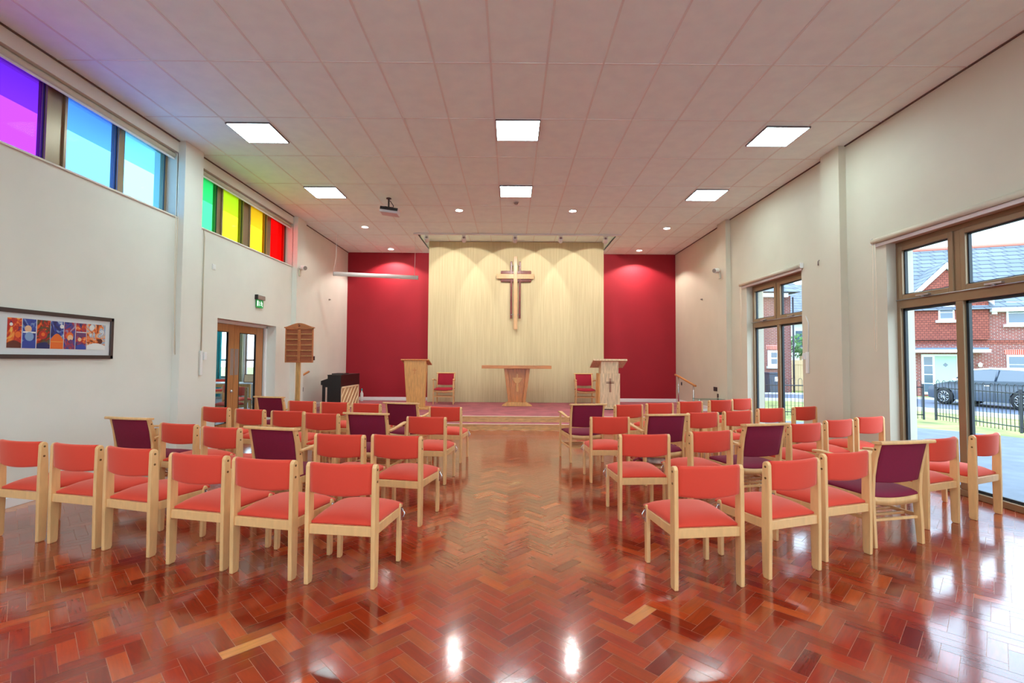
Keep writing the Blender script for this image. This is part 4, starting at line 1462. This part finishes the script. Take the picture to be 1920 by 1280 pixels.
def artmat(name, cols, scale, seed, dist=2.0):
    m, n, l, bs = newmat(name)
    tc = n.new('ShaderNodeTexCoord')
    mp = n.new('ShaderNodeMapping')
    mp.inputs['Location'].default_value = (seed, seed * 2.3, seed * 0.7)
    l.new(tc.outputs['Object'], mp.inputs[0])
    t_ = n.new('ShaderNodeTexNoise')
    t_.inputs['Scale'].default_value = scale
    t_.inputs['Detail'].default_value = 2
    t_.inputs['Distortion'].default_value = dist
    l.new(mp.outputs[0], t_.inputs['Vector'])
    r_ = n.new('ShaderNodeValToRGB')
    cr = r_.color_ramp
    while len(cr.elements) < len(cols):
        cr.elements.new(0.5)
    for k, c_ in enumerate(cols):
        cr.elements[k].position = 0.32 + 0.36 * k / (len(cols) - 1)
        cr.elements[k].color = lin(c_)
    l.new(t_.outputs['Fac'], r_.inputs[0])
    l.new(r_.outputs[0], bs.inputs['Base Color'])
    bs.inputs['Roughness'].default_value = 0.4
    return m


RED, ORG, YEL, BLU, NAV, LBL, GRN, BRN, SKN, WHT, PUR = (190, 40, 30), (232, 110, 40), (240, 190, 90), (46, 70, 160), (34, 38, 96), (130, 160, 200), (90, 90, 50), (96, 40, 30), (232, 190, 150), (232, 232, 230), (110, 60, 110)
arts = [(4.661, 4.799, [NAV, RED, RED, ORG, YEL]), (4.809, 4.944, [NAV, BLU, BLU, LBL, BLU]), (4.955, 5.097, [NAV, GRN, BRN, RED, ORG]),
        (5.103, 5.248, [NAV, NAV, BLU, LBL, WHT]), (5.257, 5.389, [NAV, BLU, PUR, RED, LBL]), (5.398, 5.53, [NAV, PUR, RED, ORG, SKN]), (5.537, 5.788, [BRN, ORG, SKN, LBL, WHT])]
ax0, ax1, az0, az1 = -4.838, -4.8365, 1.545, 1.838
deco = [
    [('hill', BRN, 0, 0.25), ('disc', ORG, 0.75, 0.45, 0.030), ('disc', WHT, 0.25, 0.78, 0.016)],
    [('hill', BLU, 0, 0.35), ('disc', SKN, 0.4, 0.66, 0.035), ('bar', WHT, 0.52, 0.05), ('disc', LBL, 0.5, 0.40, 0.045)],
    [('hill', NAV, 0, 0.22), ('disc', RED, 0.45, 0.48, 0.045), ('disc', ORG, 0.45, 0.50, 0.020)],
    [('hill', ORG, 0, 0.55), ('bar', YEL, 0.25, 0.015), ('disc', WHT, 0.85, 0.82, 0.022)],
    [('disc', ORG, 0.5, 0.48, 0.045), ('disc', SKN, 0.55, 0.42, 0.034), ('disc', PUR, 0.6, 0.28, 0.024)],
    [('hill', BLU, 0, 0.2), ('bar', PUR, 0.48, 0.16), ('bar', WHT, 0.64, 0.03), ('disc', SKN, 0.35, 0.38, 0.022)],
    [('hill', WHT, 0, 0.26), ('disc', BRN, 0.72, 0.34, 0.030), ('disc', WHT, 0.25, 0.86, 0.032), ('bar', ORG, 0.45, 0.02)],
]
flat = {}
for k, (a, c, cols) in enumerate(arts):
    b = B(); b.box(ax0, ax1, a, c, az0, az1)
    p = b.build('art_panel', artmat('art_%d' % k, cols, 9, k * 3.1 + 1), t)
    for di, dd_ in enumerate(deco[k]):
        xe = ax1 + 0.0008 + 0.0007 * di
        key = dd_[1]
        if key not in flat:
            flat[key] = plain('paint_%d_%d_%d' % key, key, 0.5)
        b = B()
        w_, h_ = c - a, az1 - az0
        if dd_[0] == 'hill':
            pts = [(a, az0), (c, az0)] + [(a + w_ * (1 - q / 8), az0 + h_ * dd_[3] * (0.6 + 0.4 * math.sin(PI * (1 - q / 8)))) for q in range(9)]
            b.prism(pts, 'x', ax1, xe)
        elif dd_[0] == 'disc':
            b.cyl((ax1, a + w_ * dd_[2], az0 + h_ * dd_[3]), (xe, a + w_ * dd_[2], az0 + h_ * dd_[3]), min(dd_[4], w_ * 0.36), 14)
        else:
            b.box(ax1, xe, a + 0.004, c - 0.004, az0 + h_ * dd_[2], az0 + h_ * (dd_[2] + dd_[3]))
        b.build('painted_shape', flat[key], p)
b = B(); b.box(-4.834, -4.832, fy0 + fw, fy1 - fw, fz0 + fw, fz1 - fw); b.build('glazing', glass('picture_glazing', (1, 1, 1), 0.04), t)

# ------------------------------------------------------------------ room beyond the door
b = B(); b.box(-12.2, -WO, 6.2, 17.8, -0.06, -0.001); struct(b.build('floor', M['vinyl']))
b = B(); b.box(-12.2, -WO, 6.2, 17.8, 2.75, 2.85); struct(b.build('ceiling', M['tile']))
b = B()
Yf = 17.5
b.box(-12.2, -10.95, Yf, Yf + 0.2, 0, 2.75)
b.box(-9.98, -9.60, Yf, Yf + 0.2, 0, 2.75)
b.box(-8.9, -WO, Yf, Yf + 0.2, 0, 2.75)
b.box(-10.95, -9.98, Yf, Yf + 0.2, 0, 0.75)
b.box(-9.60, -8.9, Yf, Yf + 0.2, 0, 0.75)
b.box(-10.95, -8.9, Yf, Yf + 0.2, 2.45, 2.75)
b.box(-12.4, -12.2, 6.2, 17.7, 0, 2.75)
b.box(-12.2, -WO, 6.0, 6.2, 0, 2.75)
struct(b.build('wall_side_room', M['wall']))
for nm, xa, xb in (('window_7', -10.95, -9.98), ('window_8', -9.60, -8.9)):
    w = struct(thing(nm, None, None, (xa, Yf, 0.75)))
    b = B()
    for q in ((xa, xa + 0.06, 0.75, 2.45), (xb - 0.06, xb, 0.75, 2.45), (xa, xb, 0.75, 0.81), (xa, xb, 2.39, 2.45), (xa, xb, 1.36, 1.42)):
        b.box(q[0], q[1], Yf + 0.05, Yf + 0.11, q[2], q[3])
    b.build('frame', M['grey'], w)
    b = B(); b.box(xa + 0.06, xb - 0.06, Yf + 0.08, Yf + 0.086, 0.81, 2.39); b.build('glass_pane', M['clear'], w)


def curtain(x0, x1, y, z0, z1, mat, label, amp=0.05, waves=5):
    b = B()
    n = waves * 8
    V1 = b.grid(n, 1, lambda i, j: (x0 + (x1 - x0) * i, y + amp * math.sin(i * waves * 2 * PI), z0 + (z1 - z0) * j))
    o = b.build('curtain', mat)
    md = o.modifiers.new('thickness', 'SOLIDIFY')
    md.thickness = 0.012
    tag(o, label, 'curtain')


curtain(-10.72, -10.28, Yf - 0.25, 0.1, 2.42, M['curtain'], 'turquoise curtain seen through the left door leaf')
curtain(-9.66, -9.54, Yf - 0.22, 0.1, 2.42, M['curtain2'], 'olive curtain edge seen through the right door leaf', 0.03, 2)
spots = [(-6.36, 11.45, 152, 'coral chair in the next room seen through right door leaf'),
         (-7.05, 12.25, -20, 'coral chair farther back in the next room behind table'),
         (-9.35, 15.6, 20, 'coral chair by the turquoise curtain seen through left door leaf'),
         (-6.75, 10.55, 170, 'coral chair in the next room seen low through left door leaf')]
for x, y, rz, lab in spots:
    o = copy_tree(proto_c)
    o.location = (x, y, 0)
    o.rotation_euler = (0, 0, R(rz))
    tag(o, lab, 'chair', 'coral chairs in the next room')
t = thing('side_table', 'white topped table in the next room seen through door glass', 'table', (-8.6, 14.6, 0))
b = B(); b.box(-9.4, -7.6, 14.3, 15.0, 0.70, 0.73); b.build('table_top', M['white'], t)
for x in (-9.3, -7.7):
    for y in (14.38, 14.92):
        b = B(); b.box(x - 0.025, x + 0.025, y - 0.025, y + 0.025, 0, 0.70); b.build('leg', M['lectern'], t)
b = B(); b.box(-9.3, -7.7, 14.36, 14.38, 0.6, 0.70); b.build('apron', M['lectern'], t)
t = thing('photo_stand', 'small standing picture on the next room table', 'picture', (-7.85, 14.6, 0.73))
b = B(); b.box(-8.0, -7.7, 14.58, 14.60, 0.73, 0.98, rot=Matrix.Rotation(R(-8), 3, 'X'), piv=(0, 14.6, 0.73)); b.build('frame', M['mahog'], t)
b = B(); b.box(-7.98, -7.72, 14.573, 14.579, 0.75, 0.96, rot=Matrix.Rotation(R(-8), 3, 'X'), piv=(0, 14.6, 0.73)); b.build('print', flat[SKN], t)
t = thing('ceiling_light', 'added unseen square light panel on ceiling of the next room', 'light', (-8.0, 12.0, 2.72))
b = B(); b.box(-8.3, -7.7, 11.7, 12.3, 2.735, 2.749); b.build('diffuser', M['panel'], t)  # unseen panel put in to light the next room

# ------------------------------------------------------------------ outside, left: eaves and columns
b = B(); b.box(-5.9, -WO, 0.0, 13.0, 4.47, 4.62); struct(b.build('trim_3', M['render']))
for k, y in enumerate((0.4, 4.1, 7.9, 11.65)):
    tag(B().box(-5.9, -5.64, y, y + 0.28, 2.86, 4.47).build('eaves_column', M['render']), 'white column carrying the eaves outside the coloured windows', 'column', 'columns outside the coloured windows')

# ------------------------------------------------------------------ outside, right: ground
b = B(); b.box(-60, 70, 40, 90, -0.5, -0.2); b.box(-60, -12.5, -40, 40, -0.5, -0.2)
b.box(WO + 0.02, 80, -30, 40, -0.5, -0.2); b.build('ground', M['lawn'], origin=(0, 0, -0.5))
bpy.data.objects['ground']['kind'] = 'structure'
b = B(); b.box(-12.5, WO + 0.02, -40, YF - 0.25, -0.5, -0.2); b.box(-12.5, -WO, YF - 0.25, 6.0, -0.5, -0.2)
struct(b.build('bounce_ground', M['bounce_ground'], origin=(0, 0, -0.5)))  # unseen bounce surface, kept pale to brighten eaves and ceiling
o = tag(B().prism([(WO + 0.03, -8), (11.6, -8), (11.4, 4.0), (11.1, 9.8), (10.5, 11.2), (9.2, 12.6), (7.0, 13.2), (WO + 0.03, 13.4)], 'z', -0.199, -0.13).build('path', M['asphalt']), 'grey asphalt path outside the tall windows', 'path')
o = tag(B().prism([(19.2, 5.0), (23.5, 5.0), (19.4, 19.0), (17.6, 22.6), (14.0, 24.2), (6.0, 24.7), (6.0, 21.6), (12.0, 20.6), (14.1, 17.2)], 'z', -0.199, -0.16).build('road', M['road']), 'grey road beyond the railings', 'road')
kp = [(18.9, 5.0), (13.85, 17.1), (11.8, 20.5), (5.9, 21.5)]
b = B()
for (xa, ya), (xb, yb) in zip(kp, kp[1:]):
    b.prism([(xa, ya), (xa + 0.16, ya + 0.05), (xb + 0.16, yb + 0.05), (xb, yb)], 'z', -0.199, -0.08)
tag(b.build('kerb', M['kerb']), 'pale concrete kerb along near side of road', 'kerb')
kp = [(23.5, 5.0), (19.4, 19.0), (17.6, 22.6), (14.0, 24.2), (6.0, 24.7)]
b = B()
for (xa, ya), (xb, yb) in zip(kp, kp[1:]):
    b.prism([(xa, ya), (xa + 0.16, ya + 0.05), (xb + 0.16, yb + 0.05), (xb, yb)], 'z', -0.199, -0.08)
tag(b.build('kerb', M['kerb']), 'pale concrete kerb along far side of road', 'kerb')


# ------------------------------------------------------------------ railings
def railing(P0, P1, label, z0=-0.2, npost=2):
    P0, P1 = Vector((P0[0], P0[1], 0)), Vector((P1[0], P1[1], 0))
    t = thing('bow_top_railing', label, 'railing', (P0.x, P0.y, z0), group='bow top railings')
    d_ = P1 - P0
    L = d_.length
    d_.normalize()
    H0 = z0 + 1.02
    b = B()
    for z in (z0 + 0.14, H0 - 0.08):
        b.cyl(P0 + Vector((0, 0, z)), P1 + Vector((0, 0, z)), 0.016, 6)
    b.build('rail', M['railing'], t)
    b = B()
    n = int(L / 0.105)
    for k in range(n):
        p = P0 + d_ * (0.05 + k * L / n)
        if k % 2 == 0:
            q = p + d_ * (L / n)
            m_ = (p + q) / 2
            top = H0 + 0.08
            pts = [p + Vector((0, 0, z0 + 0.02)), p + Vector((0, 0, top)), p * 0.75 + q * 0.25 + Vector((0, 0, top + 0.045)), m_ + Vector((0, 0, top + 0.058)), p * 0.25 + q * 0.75 + Vector((0, 0, top + 0.045)), q + Vector((0, 0, top)), q + Vector((0, 0, z0 + 0.02))]
            b.tube(pts, 0.0075, 5)
    b.build('hooped_bars', M['railing'], t)
    for k in range(npost + 1):
        p = P0 + d_ * (L * k / npost)
        b = B()
        b.box(p.x - 0.02, p.x + 0.02, p.y - 0.02, p.y + 0.02, z0, H0 + 0.02)
        b.build('post', M['railing'], t)


railing((12.3, 14.1), (11.9, 9.0), 'black bow top railing running along the lawn past the near tall window', npost=2)
railing((12.05, 14.22), (6.6, 15.2), 'black bow top railing crossing behind the far tall window', npost=2)

# ------------------------------------------------------------------ houses
HP = Vector((20.06, 24.2, 0))
HD = Vector((0.93, -0.37, 0)).normalized()
HA = math.atan2(HD.y, HD.x)
GZ = -0.2
h = thing('house', 'red brick house with tile hung gable and mint front door', 'house', (HP.x, HP.y, GZ), HA)


def hb(name, mat, s0, s1, d0, d1, z0, z1, bevel=0, parent=None, label=None):
    """box on the facade: s along the wall, d depth (negative towards the viewer), z world height"""
    b = B()
    b.box(s0, s1, d0, d1, z0 - GZ, z1 - GZ)
    o = b.build(name, mat, parent or h, local=True, bevel=bevel)
    if label:
        o['label'] = label
    return o


# HA rotates x->along facade; +y local = away from viewer
hb('brick_wall', M['brick'], -0.3, 9.0, 0.0, 6.0, GZ, 4.3)
hb('tile_hung_wall', M['tilehung'], -0.25, 2.9, -0.16, 0.02, 2.58, 4.35)
b = B()
b.prism([(-0.30, 4.35 - GZ), (2.94, 4.35 - GZ), (1.32, 6.02 - GZ)], 'y', -0.16, 3.0)
b.build('gable', M['tilehung'], h, local=True)
for sg, (xa, xb) in ((1, (1.32, -0.42)), (-1, (1.32, 3.06))):
    b = B()
    za, zb = 6.36 - GZ, 4.50 - GZ
    b.prism([(xa, za), (xb, zb), (xb, zb - 0.30), (xa, za - 0.30)], 'y', -0.30, -0.16)
    b.build('bargeboard', M['upvc'], h, local=True)
    b = B()
    b.prism([(xa, za + 0.05), (xb, zb + 0.05), (xb, zb), (xa, za)], 'y', -0.32, 3.6)
    b.build('gable_roof', M['slate'], h, local=True)
b = B()
rz0, rz1, rd = 4.2, 6.75, 3.2
RV = [(-0.45, -0.35, rz0 - 0.18 - GZ), (9.3, -0.35, rz0 - 0.18 - GZ), (9.3, rd, rz1 + 0.9 - GZ), (-0.45, rd, rz1 + 0.9 - GZ), (9.3, rd * 2 + 0.35, rz0 - 0.18 - GZ), (-0.45, rd * 2 + 0.35, rz0 - 0.18 - GZ)]
vv = [b.bm.verts.new(p) for p in RV]
b.bm.faces.new((vv[0], vv[1], vv[2], vv[3])); b.bm.faces.new((vv[3], vv[2], vv[4], vv[5]))
b.bm.faces.new((vv[0], vv[3], vv[5])); b.bm.faces.new((vv[1], vv[4], vv[2]))
b.bm.faces.new((vv[0], vv[5], vv[4], vv[1]))
b.build('main_roof', M['slate'], h, local=True)
b = B(); b.cyl((-0.45, rd, rz1 + 0.92 - GZ), (9.3, rd, rz1 + 0.92 - GZ), 0.11, 8); b.build('ridge_tiles', M['ridge'], h, local=True)
hb('soffit_board', M['upvc'], 2.95, 9.2, -0.38, 0.0, 3.88, 4.05)
hb('porch_canopy', M['lead'], -0.05, 2.62, -0.75, 0.0, 2.09, 2.18)
hb('porch_fascia', M['upvc'], -0.08, 2.68, -0.78, 0.0, 1.95, 2.09)


def hwin(s0, s1, z0, z1, bars=1, sill=True, mid=None, extra=0.0):
    w_ = hb('house_window', M['upvc'], s0, s1, -0.05 - extra, 0.03, z0, z1)
    fr = 0.07
    xs = [s0 + fr] + (([mid - 0.03, mid + 0.03]) if mid else []) + [s1 - fr]
    for k in range(0, len(xs), 2):
        zs = [z0 + fr + (z1 - z0 - 2 * fr) * q / (bars + 1) for q in range(bars + 2)]
        for q in range(bars + 1):
            b = B()
            b.box(xs[k], xs[k + 1], -0.062 - extra, -0.05 - extra, zs[q] + 0.015 - GZ, zs[q + 1] - 0.015 - GZ)
            b.build('pane', M['houseglass'], w_, local=True)
    if sill:
        hb('window_sill', M['upvc'], s0 - 0.12, s1 + 0.12, -0.16 - extra, 0.0, z0 - 0.12, z0)


hwin(0.98, 1.60, 3.53, 4.28, 1, True, extra=0.14)
hwin(3.60, 5.2, 3.28, 4.35, 1, True, mid=4.4)
hwin(3.56, 5.3, 0.55, 1.85, 2, True, mid=4.4)
hb('lintel', M['soldier'], 3.5, 5.36, -0.015, 0.0, 1.87, 2.1)
hb('string_course', M['tilehung'], -0.2, 6.0, -0.02, 0.0, 2.36, 2.56)
# entrance
hb('entrance_frame', M['upvc'], 0.31, 2.16, -0.05, 0.03, GZ + 0.1, 1.87)
dr = hb('front_door', M['mint'], 0.84, 1.68, -0.08, -0.05, GZ + 0.12, 1.78)
b = B(); b.box(1.16, 1.31, -0.088, -0.08, 1.28 - GZ, 1.43 - GZ, rot=Matrix.Rotation(R(45), 3, 'Y')); b.build('diamond_pane', M['houseglass'], dr, local=True)
for s0, s1 in ((0.40, 0.74), (1.78, 2.09)):
    for q in range(4):
        hb('sidelight', M['houseglass'], s0, s1, -0.062, -0.05, 0.02 + q * 0.44, 0.42 + q * 0.44)
hb('alarm_box', M['upvc'], 3.05, 3.25, -0.08, 0.0, 3.78, 4.04)
b = B(); b.lathe([(0.05, 0), (0.08, 0.05), (0.08, 0.16), (0.03, 0.22)], (2.54, -0.12, 1.26 - GZ), 12); b.build('porch_lamp', M['lamp'], h, local=True)

# neighbouring house seen through the far window
h2 = thing('house', 'red brick house end with small white window behind wheelie bin', 'house', (13.0, 25.6, GZ))
HB = h2


def h2b(name, mat, x0, x1, y0, y1, z0, z1, label=None):
    b = B(); b.box(x0, x1, y0, y1, z0, z1)
    return b.build(name, mat, h2)


h2b('brick_wall', M['brickB'], 9.5, 14.3, 25.6, 31.0, GZ, 5.0)
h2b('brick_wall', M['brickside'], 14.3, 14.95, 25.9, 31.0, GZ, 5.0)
h2b('fascia', M['upvc'], 9.3, 14.5, 25.3, 25.6, 4.85, 5.12)
h2b('gutter', M['railing'], 9.3, 14.5, 25.2, 25.32, 5.05, 5.16)
b = B()
b.prism([(25.1, 5.1), (28.3, 7.6), (31.4, 5.1)], 'x', 9.3, 15.1)
b.build('main_roof', M['slate'], h2)
w_ = h2b('house_window', M['upvc'], 13.52, 14.12, 25.53, 25.62, 1.22, 2.04)
for z in (1.34, 1.68):
    b = B(); b.box(13.68, 13.98, 25.515, 25.53, z, z + 0.26); b.build('pane', M['houseglass'], w_)
h2b('window_sill', M['kerb'], 13.45, 14.2, 25.48, 25.6, 1.10, 1.22)
h2b('lintel', M['soldier'], 13.45, 14.2, 25.58, 25.6, 2.1, 2.35)
b = B(); b.cyl((15.02, 25.8, GZ), (15.02, 25.8, 4.9), 0.045, 8); b.build('downpipe', M['railing'], h2)

t = thing('wheelie_bin', 'dark blue wheelie bin with white label behind the railings', 'bin', (13.5, 25.2, GZ))
b = B(); b.prism([(13.28, GZ + 0.02), (13.78, GZ + 0.02), (13.82, 0.82), (13.24, 0.82)], 'y', 24.92, 25.4); b.build('body', M['bin'], t, bevel=0.02)
b = B(); b.box(13.21, 13.85, 24.88, 25.44, 0.82, 0.90); b.build('lid', M['bin'], t, bevel=0.02)
b = B(); b.box(13.52, 13.68, 24.905, 24.92, 0.45, 0.68); b.build('label_patch', M['upvc'], t)
t = thing('house', 'pale grey distant house behind timber fence', 'house', (22.5, 42, GZ))
b = B(); b.box(20.5, 30, 38.5, 46, GZ, 4.6); b.build('wall', M['pale'], t)
b = B(); b.prism([(38.0, 4.6), (42.2, 8.2), (46.5, 4.6)], 'x', 20.2, 30.4); b.build('roof', M['slate'], t)
for x in (22.6, 25.5):
    b = B(); b.box(x, x + 0.9, 38.4, 38.52, 2.6, 3.9); b.build('house_window', M['houseglass'], t)
b = B(); b.box(21.0, 22.0, 41.5, 42.5, 7.5, 9.2); b.build('chimney', M['brickB'], t)
t = thing('timber_fence', 'pale timber panel fence between the houses', 'fence', (17.5, 28, GZ))
b = B()
for k in range(28):
    x = 15.2 + k * 0.15
    b.box(x, x + 0.14, 28.0, 28.03, GZ, 1.55)
b.build('boards', M['fencewood'], t)
b = B(); b.box(15.2, 19.4, 27.96, 28.0, 1.3, 1.38); b.box(15.2, 19.4, 27.96, 28.0, 0.1, 0.18); b.build('rail', M['fencewood'], t)
t = thing('garden_tree', 'small green tree beyond the timber fence', 'tree', (18.8, 31.5, GZ))
b = B(); b.cyl((18.8, 31.5, GZ), (18.8, 31.5, 2.0), 0.08, 8); b.build('trunk', M['fencewood'], t)
b = B()
random.seed(11)
for k in range(260):
    th, ph, rr = random.uniform(0, 2 * PI), math.acos(random.uniform(-1, 1)), random.uniform(0.5, 1.0)
    c = Vector((18.8 + 1.05 * rr * math.sin(ph) * math.cos(th), 31.5 + 1.05 * rr * math.sin(ph) * math.sin(th), 2.5 + 0.8 * rr * math.cos(ph)))
    e1 = Vector((random.uniform(-1, 1), random.uniform(-1, 1), random.uniform(-1, 1))).normalized() * 0.16
    e2 = e1.orthogonal().normalized() * 0.10
    b.bm.faces.new([b.bm.verts.new(c + q) for q in (e1, e2, -e1, -e2)])
b.build('crown', M['leaf'], t)

# ------------------------------------------------------------------ car
def car():
    # local: x forward (towards front), y left, z up
    t = thing('car', 'dark blue grey hatchback with white roof parked outside', 'car', (18.0, 17.94, -0.16), R(101))
    L_ = dict(local=True)
    wb, fr = 2.48, 1.28
    body = [(-1.88, 0.30), (-1.92, 0.55), (-1.86, 0.86), (-1.70, 0.98), (-0.9, 0.96), (0.62, 0.93), (1.10, 0.90), (1.55, 0.80), (1.84, 0.66), (1.90, 0.45), (1.88, 0.25), (1.58, 0.20)]
    arch = []
    for cx in (fr, fr - wb):
        arch.append([(cx + 0.355 * math.cos(a), 0.31 + 0.355 * math.sin(a)) for a in [R(-15 + 210 * k / 12) for k in range(13)]])
    prof = body[:] + [(p[0], max(0.2, p[1])) for p in arch[0]] + [(p[0], max(0.2, p[1])) for p in arch[1]]
    b = B(); b.prism(prof, 'y', -0.82, 0.82); b.build('body', M['carpaint'], t, bevel=0.05, seg=3, **L_)
    b = B()
    cab = [(-1.72, 0.96), (-1.45, 1.34), (-0.2, 1.40), (0.45, 1.32), (1.02, 0.92)]
    lo = [(x, z) for x, z in cab]
    A_ = [b.bm.verts.new((x, 0.78 - 0.30 * (z - 0.93), z)) for x, z in lo]
    C_ = [b.bm.verts.new((x, -0.78 + 0.30 * (z - 0.93), z)) for x, z in lo]
    b.bm.faces.new(A_); b.bm.faces.new(C_)
    for k in range(len(lo)):
        b.bm.faces.new((A_[k], A_[(k + 1) % len(lo)], C_[(k + 1) % len(lo)], C_[k]))
    b.build('greenhouse', M['carglass'], t, bevel=0.03, **L_)
    b = B()
    rp = [(-1.55, 1.30), (-1.40, 1.40), (-0.2, 1.455), (0.42, 1.38), (0.52, 1.31), (0.40, 1.33), (-0.2, 1.385), (-1.40, 1.335)]
    b.prism(rp, 'y', -0.655, 0.655)
    b.build('roof', M['carwhite'], t, bevel=0.015, **L_)
    b = B()
    for y in (-0.70, 0.70):
        for (xa, za, xb, zb) in ((-0.42, 0.95, -0.46, 1.36), (1.00, 0.93, 0.46, 1.33), (-1.70, 0.97, -1.44, 1.34)):
            b.tube([(xa, y * 1.11, za), (xb, y * 0.96, zb)], 0.03, 6)
    b.build('pillar', M['carpaint'], t, **L_)
    for cx in (fr, fr - wb):
        for sy in (-1, 1):
            w_ = B()
            w_.lathe([(0.20, -0.09), (0.30, -0.10), (0.315, -0.06), (0.315, 0.06), (0.30, 0.10), (0.20, 0.09)], (cx, sy * 0.76, 0.315), 28, 'y')
            wh = w_.build('wheel', M['tyre'], t, **L_)
            w_ = B()
            yo = sy * 0.76 + sy * 0.085
            w_.lathe([(0.205, -0.004), (0.205, 0.006), (0.185, 0.006), (0.185, -0.004)], (cx, yo, 0.315), 28, 'y')
            w_.cyl((cx, yo - 0.004, 0.315), (cx, yo + 0.008, 0.315), 0.05, 14)
            for k in range(10):
                a = 2 * PI * k / 10
                w_.tube([(cx + 0.03 * math.cos(a), yo + sy * 0.004, 0.315 + 0.03 * math.sin(a)), (cx + 0.20 * math.cos(a), yo + sy * 0.004, 0.315 + 0.20 * math.sin(a))], 0.014, 5)
            w_.build('alloy_rim', M['alloy'], wh, **L_)
    for sy in (-1, 1):
        b = B(); b.lathe([(0.11, -0.10), (0.115, 0.0), (0.08, 0.03)], (1.70, sy * 0.66, 0.66), 18, 'x'); b.build('headlamp', M['lamp'], t, **L_)
        b = B(); b.box(0.72, 0.86, min(sy * 0.84, sy * 0.98), max(sy * 0.84, sy * 0.98), 0.93, 1.03); b.build('door_mirror', M['carwhite'], t, bevel=0.03, **L_)
        b = B(); b.box(-0.30, -0.12, min(sy * 0.82, sy * 0.845), max(sy * 0.82, sy * 0.845), 0.78, 0.81); b.build('door_handle', M['chrome'], t, **L_)
        b = B()
        b.box(-0.44, -0.43, min(sy * 0.815, sy * 0.826), max(sy * 0.815, sy * 0.826), 0.26, 0.92)
        b.box(-1.45, 1.2, min(sy * 0.815, sy * 0.83), max(sy * 0.815, sy * 0.83), 0.84, 0.855)
        b.build('door_seam', M['tyre'], t, **L_)
    b = B(); b.box(1.86, 1.925, -0.5, 0.5, 0.30, 0.50); b.build('grille', M['tyre'], t, bevel=0.02, **L_)
    return t


car()
